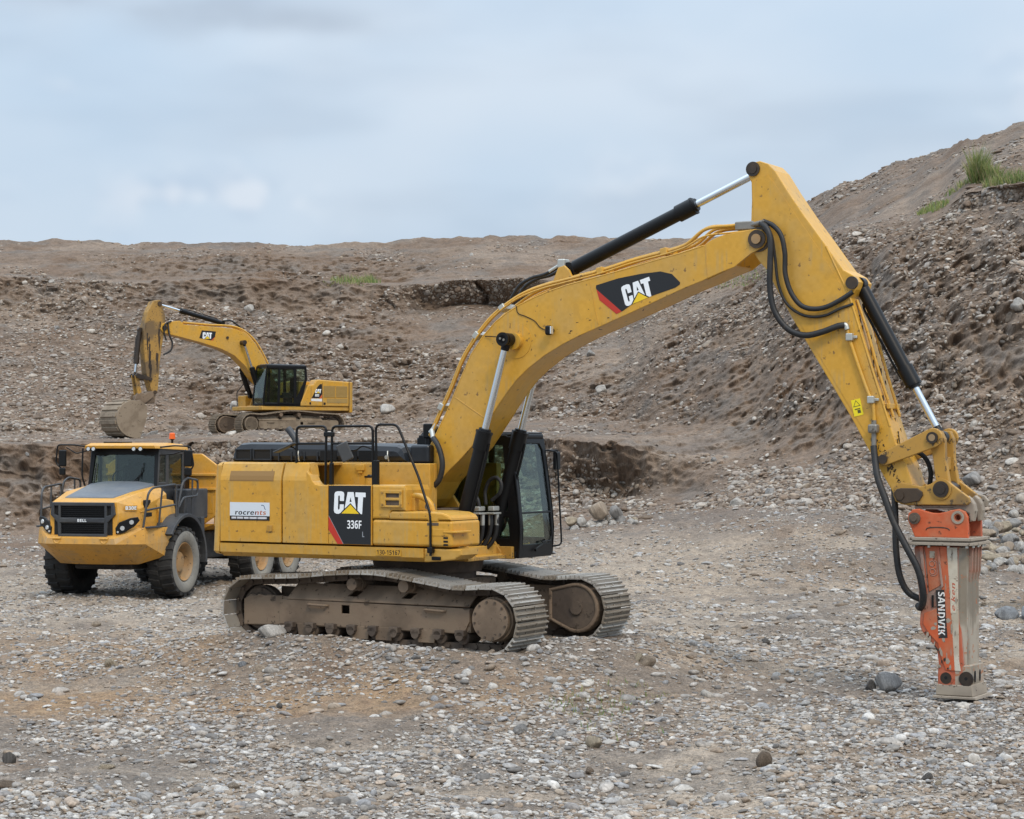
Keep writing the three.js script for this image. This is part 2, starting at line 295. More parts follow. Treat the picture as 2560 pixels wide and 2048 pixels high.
function floorY(X, d, s) {
  const f = surveyAt(s, 0), k = sstep(46, f[0], d);
  const big = 0.12 * fbm(X * 0.22, 3.3, d * 0.22, 3), ridge = 1 - Math.abs(fbm(X * 0.25 + 8, 4.4, d * 0.55, 3)) * 2.2, mid = 0.08 * fbm(X * 0.9, 1.3, d * 0.9, 3) + (0.07 + 0.09 * sstep(0, 4, X) * sstep(30, 35, d)) * Math.max(0, ridge) * sstep(22, 30, d), fine = 0.05 * fbm(X * 3.0, 2.7, d * 3.0, 3) + 0.028 * fbm(X * 10, 5.7, d * 10, 2);
  const calm = 1 - 0.8 * sstep(2.6, 1.6, Math.hypot(X - 5.3, d - 25.1));
  return lerp(floorBase(X, d), f[1], k) + (big + mid) * calm * (0.4 + 0.6 * sstep(3, 6, Math.hypot(X - excX, d - excD))) + fine - 0.06 * rut(X, d) * sstep(3.2, 5, Math.hypot(X - excX, d - excD));
}
// ground colours: pale dusty gravel, brown loam, dark soil, yellowish clay
const COL = { dust: [0.41, 0.34, 0.265], gravel: [0.215, 0.18, 0.148], loam: [0.19, 0.125, 0.08], dark: [0.165, 0.115, 0.078], clay: [0.35, 0.235, 0.135], grey: [0.185, 0.16, 0.137], slope: [0.222, 0.162, 0.117], pale: [0.32, 0.25, 0.19] };  // gravel base is darkened so the gaps between stones look shaded
const spot = (a, b, ra, rb, x, y) => Math.exp(-(((x - a) / ra) ** 2) - (((y - b) / rb) ** 2));
function floorColor(X, d) {
  const n1 = fbm(X * 0.35, 7, d * 0.25, 4), n2 = fbm(X * 1.3, 9, d * 0.8, 4), n3 = fbm(X * 6, 4, d * 5, 3);
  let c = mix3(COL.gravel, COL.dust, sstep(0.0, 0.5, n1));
  c = mix3(c, COL.grey, sstep(0.05, 0.45, n2) * 0.6);
  const brown = clamp(1.15 * spot(-3.2, 26.6, 4.4, 1.6, X, d) + 0.8 * spot(-6, 31, 3.6, 3, X, d) + 0.8 * spot(-8, 36, 4, 3, X, d) + 0.6 * spot(3.2, 18.6, 2.2, 0.8, X, d) + 0.5 * spot(3.0, 30, 1.6, 1.5, X, d) + 0.5 * spot(5, 50, 4, 6, X, d) + 0.4 * spot(8, 33, 2.5, 4, X, d));
  c = mix3(c, COL.clay, clamp(brown * (0.8 + 1.1 * n2)));
  c = mix3(c, COL.loam, clamp(brown * (0.2 + 1.6 * n3)) * 0.7);
  c = mix3(c, COL.loam, sstep(0.25, 0.6, fbm(X * 0.8, 15, d * 0.5, 4)) * 0.6);
  c = mix3(c, COL.dust, 0.85 * sstep(33, 42, d) * sstep(9, 3, X) * sstep(-0.6, 0.1, n2));
  c = mix3(c, COL.dust, 0.6 * rut(X, d));
  const m = 1 + 0.22 * n3; return [c[0] * m, c[1] * m, c[2] * m];
}
// browner soil patches: outlines in survey coordinates (bearing px, line)
const darkPatches = [[985, 5.5, 125, 0.50, 0.8], [1285, 1.4, 108, 0.60, 0.8], [800, 4.0, 160, 0.55, 0.7], [640, 3.7, 110, 0.45, 0.7], [1030, 3.9, 70, 0.5, 0.35], [1330, 5.0, 130, 0.5, 0.3], [1520, 4.6, 160, 0.5, 0.35], [2030, 4.2, 120, 0.5, 0.4], [2110, 3.9, 80, 0.5, 0.4], [2085, 5.6, 85, 0.5, 0.55], [460, 3.4, 90, 0.3, 0.4]];
function bankColor(x, v, X, Y, d) {
  const n1 = fbm(X * 0.16, Y * 0.2, d * 0.16, 4), n2 = fbm(X * 0.6, Y * 0.9, d * 0.6, 4), n3 = fbm(X * 2.2, Y * 2.6, d * 2.2, 3);
  let c = mix3(COL.slope, COL.pale, sstep(-0.15, 0.5, n1) * 0.8);
  c = mix3(c, COL.grey, sstep(0.0, 0.45, n2) * 0.7);
  c = mix3(c, COL.loam, sstep(0.1, 0.5, fbm(X * 0.3 + 40, Y * 0.4, d * 0.3, 4)) * 0.8);
  c = mix3(c, [0.175, 0.140, 0.115], 0.7 * sstep(1250, 1500, x) * sstep(0.0, 0.5, fbm(X * 0.45, Y * 0.15 + 30, d * 0.45, 4)) * sstep(6, 5, v));
  let k = 0; for (const [px, pv, rx, rv, a] of darkPatches) k = Math.max(k, a * sstep(0.42, 0.72, Math.exp(-(((x - px) / rx) ** 2) - (((v - pv) / rv) ** 2)) + 0.22 * n2 + 0.16 * n3));
  c = mix3(c, COL.dark, k);
  const m = 1 + 0.28 * n3; return [c[0] * m, c[1] * m, c[2] * m, k];
}
const groundBump = tex(512, (u, v) => { const f = 0.5 + 0.32 * fbm(u * 16, v * 16, 2, 4, 16) + 0.22 * vnoise(u * 128, v * 128, 5, 128); return [f, f, f]; }, false, 0.8);
const groundGrain = tex(512, (u, v) => { const f = 0.86 + 0.16 * fbm(u * 24, v * 24, 8, 4, 24) + 0.10 * vnoise(u * 128, v * 128, 1, 128), w = vnoise(u * 96, v * 96, 3, 96); const q = w > 0.72 ? 1.0 : f; return [q, q * 0.99, q * 0.98]; }, true, 0.8);
const groundMat = std({ vertexColors: true, map: groundGrain, bumpMap: groundBump, bumpScale: 0.05, roughness: 0.95 });
function sheet(name, nu, nv, at, color) {
  const pos = new Float32Array((nu + 1) * (nv + 1) * 3), col = new Float32Array((nu + 1) * (nv + 1) * 3), uv = new Float32Array((nu + 1) * (nv + 1) * 2), idx = new Uint32Array(nu * nv * 6);
  let o = 0;
  for (let j = 0; j <= nv; j++) for (let i = 0; i <= nu; i++, o++) {
    const q = at(i / nu, j / nv); pos.set(q.p, o * 3); { const c = color(q); col[o * 3] = c[0]; col[o * 3 + 1] = c[1]; col[o * 3 + 2] = c[2]; }; uv[o * 2] = q.p[0] * 0.5 + q.p[1] * 0.13; uv[o * 2 + 1] = -q.p[2] * 0.5 + q.p[1] * 0.5;
  }
  o = 0; for (let j = 0; j < nv; j++) for (let i = 0; i < nu; i++) { const a = j * (nu + 1) + i, b = a + 1, c = a + nu + 1, e = c + 1; idx.set([a, b, e, a, e, c], o); o += 6; }
  const g = new THREE.BufferGeometry(); g.setAttribute('position', new THREE.BufferAttribute(pos, 3)); g.setAttribute('color', new THREE.BufferAttribute(col, 3)); g.setAttribute('uv', new THREE.BufferAttribute(uv, 2)); g.setIndex(new THREE.BufferAttribute(idx, 1)); g.computeVertexNormals();
  const m = structure(rawMesh(name, g, groundMat)); m.userData.grid = undefined; m.nu = nu; m.nv = nv; return m;
}
const S0 = bear(-330), S1 = bear(2500);
// spacing of floor rows follows 1/d so that near ground is finest
const dNear = 13.5;
const floorAt = (u, w) => { const s = lerp(S0, S1, u), foot = surveyAt(s, 0)[0], d = 1 / lerp(1 / dNear, 1 / foot, w), X = s * (d + 5 * sstep(45, 15, d)); return { p: [X, floorY(X, d, s), -d], X, d, s }; };
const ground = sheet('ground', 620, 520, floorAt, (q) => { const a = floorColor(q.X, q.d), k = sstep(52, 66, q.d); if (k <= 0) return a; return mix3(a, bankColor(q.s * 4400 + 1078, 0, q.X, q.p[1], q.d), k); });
const vRows = (() => { const seg = [[0, 1, 60], [1, 2, 60], [2, 3, 40], [3, 4, 90], [4, 5, 90], [5, 6, 70], [6, 7, 26], [7, 8, 70], [8, 9, 24], [9, 10, 8], [10, 11, 6]], out = []; for (const [a, b, n] of seg) for (let i = 0; i < n; i++) out.push(lerp(a, b, i / n)); out.push(NR - 1); return out; })();
function bankAt(s, v) {
  let [d, h] = surveyAt(s, v); let X = s * d;
  const edge = sstep(0, 0.3, v), steep = clamp(edge * sstep(10.2, 9.6, v)), left = sstep(bear(1380), bear(1150), s);
  const shelf = 1 - 0.8 * (sstep(2.0, 2.25, v) * sstep(3.0, 2.8, v) * left + sstep(6.1, 6.3, v) * sstep(7.05, 6.9, v) * (0.5 + 0.5 * left));
  const wall = clamp(sstep(4.95, 5.1, v) * sstep(6.05, 5.95, v) * (left * lerp(0.35, 1, sstep(bear(780), bear(880), s)) + sstep(bear(1960), bear(2030), s)) + sstep(0.9, 1.05, v) * sstep(2.02, 1.95, v) * left);   // cut faces
  const right = sstep(bear(1500), bear(1800), s), rough = 0.4 + 0.2 * right * sstep(6, 5.5, v) + 0.9 * sstep(-0.2, 0.4, fbm(X * 0.09 + 3, h * 0.15, d * 0.09, 2));
  const bil = (k, o) => 1 - 2 * Math.abs(vnoise(X * k + o, h * k, d * k));
  const lump = 0.55 * fbm(X * 0.12 + 5, h * 0.2, d * 0.12, 3) + 0.35 * fbm(X * 0.45, h * 0.5 + 9, d * 0.45, 3) + rough * (0.26 * fbm(X * 1.4, h * 1.7, d * 1.4 + 7, 3) + 0.10 * bil(1.1, 4) + 0.12 * bil(3.1, 1) + 0.10 * fbm(X * 4.8, h * 4.8, d * 4.8, 2));
  // vertical ribs and cracks on the cut faces, rills down the right-hand bank
  const rib = fbm(X * 1.15 + 0.25 * vnoise(X, h * 0.8, 1), h * 0.12, 3.3, 3), crack = sstep(0.07, 0.0, Math.abs(vnoise(X * 0.42 + 0.35 * vnoise(h * 0.9, 2.2, X * 0.2), h * 0.04 + 4, 3.3)));
  const rill = sstep(bear(1480), bear(1750), s) * sstep(2.5, 3.2, v) * sstep(6, 5.3, v) * (0.6 * fbm(X * 0.9 + 0.2 * h, h * 0.16, 6, 3) + 0.5 * fbm(X * 2.6, h * 0.3, 6, 2));
  const led = h * 0.9 + 0.7 * fbm(X * 0.2, 2, d * 0.2, 3), st = led - Math.floor(led), ledge = (sstep(0.1, 0.55, st) - st) * 0.5 * sstep(-0.1, 0.4, fbm(X * 0.11 + 60, 1, d * 0.11, 2)) * (1 - wall);
  d -= steep * shelf * (lump + wall * (0.5 * rib - 0.6 * crack) + 0.5 * rill - ledge);
  h += steep * shelf * (0.3 * lump) * (v > 7.6 && v < 8.4 ? 0.5 : 1) + 0.22 * wall * rib + (v > 8.5 ? 0.2 * fbm(X * 0.3, 1, d * 0.3, 3) : 0) + 0.22 * sstep(7.4, 8, v) * fbm(X * 0.9, 6, d * 0.9, 3);
  h += 0.38 * Math.exp(-(((d - 86) / 1.7) ** 2)) * Math.exp(-(((s * 4400 + 478) / 190) ** 2)) * (0.7 + 0.6 * fbm(X * 1.2, 4, d * 1.2, 3));   // rubble tipped along the bench edge
  return { p: [X, h, -d], X, d, s, v };
}
const hillside = sheet('hillside', 620, vRows.length - 1, (u, w) => bankAt(lerp(S0, S1, u), vRows[Math.round(w * (vRows.length - 1))]), (q) => bankColor(q.s * 4400 + 1078, q.v, q.X, q.p[1], q.d));
// the wider country round the pit, far below notice
{ const g = new THREE.RingGeometry(20, 1500, 64, 4); g.rotateX(-Math.PI / 2); g.translate(0, -2.5, -30); const m = rawMesh('ground', g, std({ color: new THREE.Color().setRGB(0.25, 0.21, 0.17), roughness: 1 })); structure(m); }
{ const g = new THREE.PlaneGeometry(60, 40, 1, 1); g.rotateX(-Math.PI / 2); g.translate(0, -0.62, 4); const m = rawMesh('ground', g, std({ color: new THREE.Color().setRGB(0.33, 0.29, 0.25), roughness: 1 })); structure(m); }
// water in the two hollows
{ const w = new THREE.MeshPhysicalMaterial({ color: '#6b6250', roughness: 0.06, transmission: 0.6, thickness: 0.2, ior: 1.33, attenuationColor: new THREE.Color('#6a5c40'), attenuationDistance: 0.15 });
  for (const [x, d, rx, rd, y] of [[11.6, 47.5, 3.6, 4.6, -0.76], [-15.4, 61.5, 3.6, 2.6, -0.66]]) { const g = new THREE.CircleGeometry(1, 48); g.rotateX(-Math.PI / 2); g.scale(rx, 1, rd); g.translate(x, y, -d); structure(rawMesh('puddle', g, w)); } }
// ---------------------------------------------------------------- crawler undercarriage shared by both excavators
// machine axes: x forward (boom side), y up, z to the machine's right; drive sprockets under the boom
const trackOuter = [[2.05, 0.005], [1.2, 0], [0, 0], [-1.2, 0], [-2.05, 0.015]];
function trackPath() {
  const P = []; const arc = (cx, cy, r, a0, a1, n) => { for (let i = 0; i <= n; i++) { const a = lerp(a0, a1, i / n); P.push([cx + r * Math.cos(a), cy + r * Math.sin(a)]); } };
  for (const p of [[-1.8, 0.0], [-0.9, 0], [0, 0], [0.9, 0], [1.8, 0]]) P.push(p);
  arc(2.05, 0.455, 0.455, -Math.PI / 2, Math.PI / 2, 12);
  for (const p of [[1.5, 0.89], [1.1, 0.94], [0.65, 1.0], [0.2, 1.05], [-0.2, 1.05], [-0.68, 1.02], [-1.13, 0.975], [-1.6, 0.95]]) P.push(p);
  arc(-2.05, 0.47, 0.46, Math.PI / 2, Math.PI * 1.5, 12);
  return new THREE.CatmullRomCurve3(P.map(([x, y]) => V(x, y, 0)), true, 'centripetal');
}
function shoeGeo(w, pitch) {                                        // triple-grouser plate, local x along the belt, +y outwards
  const L = pitch * 0.93, prof = [[-L / 2, -0.022], [L / 2 - 0.006, -0.022], [L / 2, -0.010], [L / 2, 0.0], [L / 2 - 0.012, 0.0]];
  for (const c of [0.36, 0.02, -0.34]) { const x = c * pitch; prof.push([x + 0.016, 0], [x + 0.009, 0.040], [x - 0.009, 0.040], [x - 0.016, 0]); }
  prof.push([-L / 2, -0.004]);
  const parts = [ex(prof, -w / 2, w / 2, 0.003)];
  for (const z of [-0.12, 0.12]) for (const x of [-0.05, 0.055]) parts.push(box(x - 0.014, x + 0.014, -0.004, 0.014, z - 0.018, z + 0.018, 0.003));
  return join(parts);
}
function undercarriage(root, o) {
  const w = o.shoe, n = 51, path = trackPath(), len = path.getLength(), pitch = len / n, shoe = shoeGeo(w, pitch);
  for (const side of [1, -1]) {
    const zc = 1.295 * side, links = [];
    const spots = [];
    for (let i = 0; i < n; i++) {
      const p = path.getPointAt((i + 0.5) / n), t = path.getTangentAt((i + 0.5) / n), a = Math.atan2(t.y, t.x) + Math.PI;  // belt runs counter-clockwise: outside is to the right of travel
      spots.push([p, a]);
      for (const dz of [-0.1, 0.1]) { const g = box(-pitch * 0.52, pitch * 0.52, -0.115, -0.02, dz - 0.022, dz + 0.022, 0.006); g.rotateZ(a); g.translate(p.x, p.y, zc); links.push(g); }
      const pin = rod([pitch / 2, -0.07, -0.15], [pitch / 2, -0.07, 0.15], 0.028, 0.028, 8); pin.rotateZ(a); pin.translate(p.x, p.y, zc); links.push(pin);
    }
    if (o.single) {
      const tr = mesh('track', links, M.trackDark, root);
      for (const [p, a] of spots) { const m = rawMesh('track_shoe', shoe, [M.shoe, M.shoeMud, M.shoe, M.shoeWorn, M.shoeMud][(Math.round(p.x * 37 + p.y * 91 + 400)) % 5], tr); m.position.set(p.x, p.y, zc); m.rotation.z = a; }
    } else {
      const tr = mesh('track', links, M.trackDark, root), gs = [];
      for (const [p, a] of spots) { const g = shoe.clone(); g.rotateZ(a); g.translate(p.x, p.y, zc); gs.push(g); }
      mesh('track_shoes', gs, o.shoeMat || M.shoe, tr).userData.kind = 'stuff';
    }
    // frame: hollow beam with a vertical outer plate (one square hole) and a sloping upper plate (two slots)
    const zo = 1.49 * side, zi = 1.06 * side, f = [];
    const Z = (a, b) => [Math.min(a, b), Math.max(a, b)];
    const [pz0, pz1] = Z(zo, zo - 0.03 * side);
    f.push(ex([[-1.64, 0.26], [1.53, 0.25], [1.62, 0.42], [1.62, 0.60], [-1.64, 0.62]], pz0, pz1, 0.006, [[[-0.54, 0.45], [-0.40, 0.45], [-0.40, 0.57], [-0.54, 0.57]]]));
    const slope = ex([[-1.5, 0], [1.62, 0], [1.70, 0.30], [-1.42, 0.30]], 0, 0.025, 0.005, [[[-0.46, 0.09], [-0.30, 0.09], [-0.22, 0.2], [-0.38, 0.2]], [[0.46, 0.09], [0.62, 0.09], [0.70, 0.2], [0.54, 0.2]]]);
    slope.rotateX(-Math.PI / 2 + 0.88); if (side < 0) slope.scale(1, 1, -1);
    if (side < 0) { const ix = slope.index; const p = slope.attributes.position.array; if (!ix) for (let i = 0; i < p.length; i += 9) for (let k = 0; k < 3; k++) { const t = p[i + 3 + k]; p[i + 3 + k] = p[i + 6 + k]; p[i + 6 + k] = t; } slope.deleteAttribute('normal'); slope.computeVertexNormals(); }
    slope.translate(0, 0.615, zo - 0.005 * side); f.push(slope);
    const [iz0, iz1] = Z(zi, zi + 0.03 * side); f.push(box(-1.9, 1.7, 0.24, 0.78, iz0, iz1, 0.006));
    const [bz0, bz1] = Z(zi + 0.03 * side, zo - 0.03 * side);
    f.push(box(-1.62, 1.5, 0.24, 0.265, bz0, bz1, 0.003), box(1.45, 1.62, 0.26, 0.6, bz0, bz1, 0.01), box(-1.62, -1.5, 0.27, 0.66, bz0, bz1, 0.01));
    // idler yoke
    const [yz0, yz1] = Z(zo - 0.01 * side, zo - 0.09 * side); f.push(ex([[-2.30, 0.22], [-1.6, 0.24], [-1.6, 0.67], [-2.20, 0.655], [-2.30, 0.60]], yz0, yz1, 0.015));
    const fr = mesh('track_frame', f, o.frameMat || M.trackMud, root);
    for (const x of [-0.95, 1.05]) mesh('step_rail', [rail([[x - 0.16, 0.565, zo], [x - 0.14, 0.565, zo + 0.05 * side], [x + 0.16, 0.555, zo + 0.05 * side], [x + 0.18, 0.555, zo]], 0.018, 0.03)], o.frameMat || M.trackMud, fr);
    const [kz0, kz1] = Z(zc - 0.07, zc + 0.07);
    const idler = mesh('idler', [disc(-2.05, 0.47, kz0, kz1, 0.33, 36), disc(-2.05, 0.47, zc - 0.12, zc + 0.12, 0.30, 36), disc(-2.05, 0.47, zc - 0.13, zc + 0.13, 0.1)], M.trackDark, root);
    // sprocket and drive
    const teeth = []; for (let i = 0; i < 42; i++) { const a = i / 42 * Math.PI * 2, r = i % 2 ? 0.385 : 0.325; teeth.push([2.05 + r * Math.cos(a), 0.47 + r * Math.sin(a)]); }
    const sp = mesh('sprocket', [ex(teeth, zc - 0.035, zc + 0.035, 0.006)], M.trackDark, root);
    const [dz0, dz1] = Z(zc + 0.04 * side, zc + 0.38 * side);
    const fd = mesh('final_drive', [disc(2.06, 0.475, dz0, dz1 - 0, 0.285, 40), disc(2.06, 0.475, Math.min(dz0, dz1 - 0.1 * side), Math.max(dz0, dz1 - 0.1 * side), 0.31, 40)], o.frameMat || M.trackMud, root);
    const cz = side > 0 ? dz1 : dz0, bg = boxUV(rod([0, 0, 0], [0, 0, 0.014 * side], 0.017, 0.017, 8));
    if (o.single) for (let i = 0; i < 12; i++) { const a = i / 12 * Math.PI * 2 + 0.2, bm = rawMesh('bolt', bg, M.trackDark, fd); bm.position.set(2.06 + 0.25 * Math.cos(a), 0.475 + 0.25 * Math.sin(a), cz); }
    // travel motor guard on the inner side: pear-shaped plate with a rim
    const tear = []; for (let i = 0; i <= 16; i++) { const a = lerp(-1.9, 1.75, i / 16); tear.push([2.02 + 0.37 * Math.cos(a), 0.47 + 0.37 * Math.sin(a)]); } tear.push([1.55, 0.74], [1.55, 0.28]);
    const inner = tear.map(([x, y]) => [lerp(1.95, x, 0.86), lerp(0.48, y, 0.86)]);
    const [g0, g1] = Z(zc - 0.18 * side, zc - 0.40 * side), [h0, h1] = Z(zc - 0.36 * side, zc - 0.38 * side);
    const guard = mesh('motor_guard', [ex(tear, g0, g1, 0.02, [inner.slice().reverse()])], M.trackMud, root);
    mesh('guard_plate', [ex(inner, h0, h1, 0.004), disc(2.02, 0.47, Math.min(zc - 0.38 * side, zc - 0.41 * side), Math.max(zc - 0.38 * side, zc - 0.41 * side), 0.1)], M.trackDark, guard);
    for (let i = 0; i < 9; i++) { const x = -1.42 + i * 0.365; const [r0, r1] = Z(zo - 0.02 * side, zo + 0.085 * side); const ro = mesh('track_roller', [disc(x, 0.19, zc - 0.17, zc + 0.17, 0.095, 20), disc(x, 0.215, r0, r1, 0.062, 14), box(x - 0.075, x + 0.075, 0.215, 0.30, r0, r1 - 0.0, 0.01)], M.trackDark, root); }
    for (const x of [-1.15, -0.2, 0.2, 0.92]) { const [r0, r1] = Z(zo - 0.01 * side, zo + 0.02 * side); mesh('roller_guard', [ex([[x - 0.16, 0.28], [x + 0.16, 0.28], [x + 0.13, 0.1], [x - 0.13, 0.1]], r0, r1, 0.004)], M.trackMud, root); }
    for (const x of [-0.27, 0.61]) { const [r0, r1] = Z(zc - 0.18 * side, zc + 0.27 * side), [q0, q1] = Z(zc + 0.27 * side, zc + 0.33 * side); mesh('carrier_roller', [disc(x, 0.885, r0, r1, 0.075, 20), disc(x, 0.885, q0, q1, 0.085, 24), disc(x, 0.885, Math.min(zc + 0.1 * side, zc + 0.16 * side), Math.max(zc + 0.1 * side, zc + 0.16 * side), 0.095, 24), box(x - 0.05, x + 0.05, 0.6, 0.82, zc - 0.2 * (side > 0 ? 1 : -1) - 0.03, zc - 0.2 * (side > 0 ? 1 : -1) + 0.03, 0.01)], M.trackMud, root); }
  }
  // clods and stones packed on the frames
  const rr = rng(14), clods = []; for (let i = 0; i < 90; i++) { const side = rr() < 0.7 ? 1 : -1, x = lerp(-2.2, 1.6, rr()), t = rr(), top = x > -1.45 && t < 0.7, g = new THREE.IcosahedronGeometry(0.012 + 0.03 * rr() ** 2, 0); g.scale(1.3, 0.6, 1); const q = rr() * 0.2; g.translate(x, top ? 0.64 + q * 1.15 : x < -1.6 ? 0.66 : 0.275, (top ? 1.47 - q : 1.42 + 0.05 * rr()) * side); clods.push(g); }
  mesh('packed_mud', clods, M.trackMud, root).userData.kind = 'stuff';
  // car body between the tracks, bearing on top
  const cb = [box(-0.75, 0.75, 0.52, 0.92, -0.75, 0.75, 0.05), disc(0, 0, 0, 0.01, 0.01, 3)];
  for (const sx of [1, -1]) for (const sz of [1, -1]) { const g = ex([[0, 0.42], [1.05, 0.30], [1.05, 0.72], [0, 0.88]], -0.16, 0.16, 0.02); g.rotateY(-Math.atan2(0.62, 0.8) * sx * sz * (sx > 0 ? 1 : 1)); if (sx < 0) g.rotateY(Math.PI); g.translate(0.35 * sx, 0, 0.4 * sz); cb.push(g); }
  mesh('car_body', cb, M.trackMud, root);
  mesh('swing_bearing', [rod([0, 0.88, 0], [0, 1.02, 0], 0.72, 0.72, 48), rod([0, 1.02, 0], [0, 1.22, 0], 0.80, 0.84, 48)], M.trackDark, root);
}
// hydraulic cylinder in the plane z: barrel part with rod, gland and eyes as sub-parts
function cylinder(root, a, b, split, z, r, o = {}) {
  const A = V(a[0], a[1], z), B = V(b[0], b[1], z), d = B.clone().sub(A).normalize(), at = (t) => A.clone().addScaledVector(d, t), L = B.distanceTo(A), arr = (v) => [v.x, v.y, v.z];
  const Lb = split * L, hr = r * 1.22;
  const barrel = mesh('hydraulic_cylinder', [rod(arr(at(0.08)), arr(at(Lb)), r, r, 28), disc(a[0], a[1], z - r * 0.8, z + r * 0.8, r * 1.02, 24)], o.mat || M.black, root);
  mesh('gland', [rod(arr(at(Lb - 0.26)), arr(at(Lb)), hr, hr, 28), rod(arr(at(Lb)), arr(at(Lb + 0.05)), hr * 0.82, hr * 0.74, 28), rod(arr(at(Lb - 0.02)), arr(at(Lb + 0.015)), hr * 1.07, hr * 1.07, 6)], o.mat || M.black, barrel);
  mesh('piston_rod', [rod(arr(at(Lb)), arr(at(L - 0.06)), r * 0.52, r * 0.52, 28)], o.rodMat || M.chrome, barrel);
  mesh('rod_eye', [disc(b[0], b[1], z - r * 0.75, z + r * 0.75, r * 0.95, 24), rod(arr(at(L - 0.16)), arr(at(L - 0.04)), r * 0.6, r * 0.75, 20)], o.mat || M.black, barrel);
  if (o.noPipe) return barrel;
  const n = V(-d.y, d.x, 0).multiplyScalar(o.pipeSide || 1), off = (t, k) => { const p = at(t).addScaledVector(n, r * k); p.z += (o.pipeZ || 0); return arr(p); };
  mesh('side_pipe', [hose([off(0.25, 1.0), off(0.32, 1.28), off(0.5, 1.32), off(Lb * 0.6, 1.32), off(Lb - 0.32, 1.32), off(Lb - 0.14, 1.25)], r * 0.19, 40)], o.mat || M.black, barrel);
  return barrel;
}

// ---------------------------------------------------------------- the large excavator with the breaker
const exc = new THREE.Group(); exc.name = 'excavator'; scene.add(exc);
exc.position.set(-1.25, 0, -31.2); exc.rotation.y = -Math.PI / 6;
tag(exc, 'large yellow tracked excavator with long boom holding an orange hydraulic breaker', 'excavator', 'crawler excavators in the gravel pit');
undercarriage(exc, { shoe: 0.84, single: true });

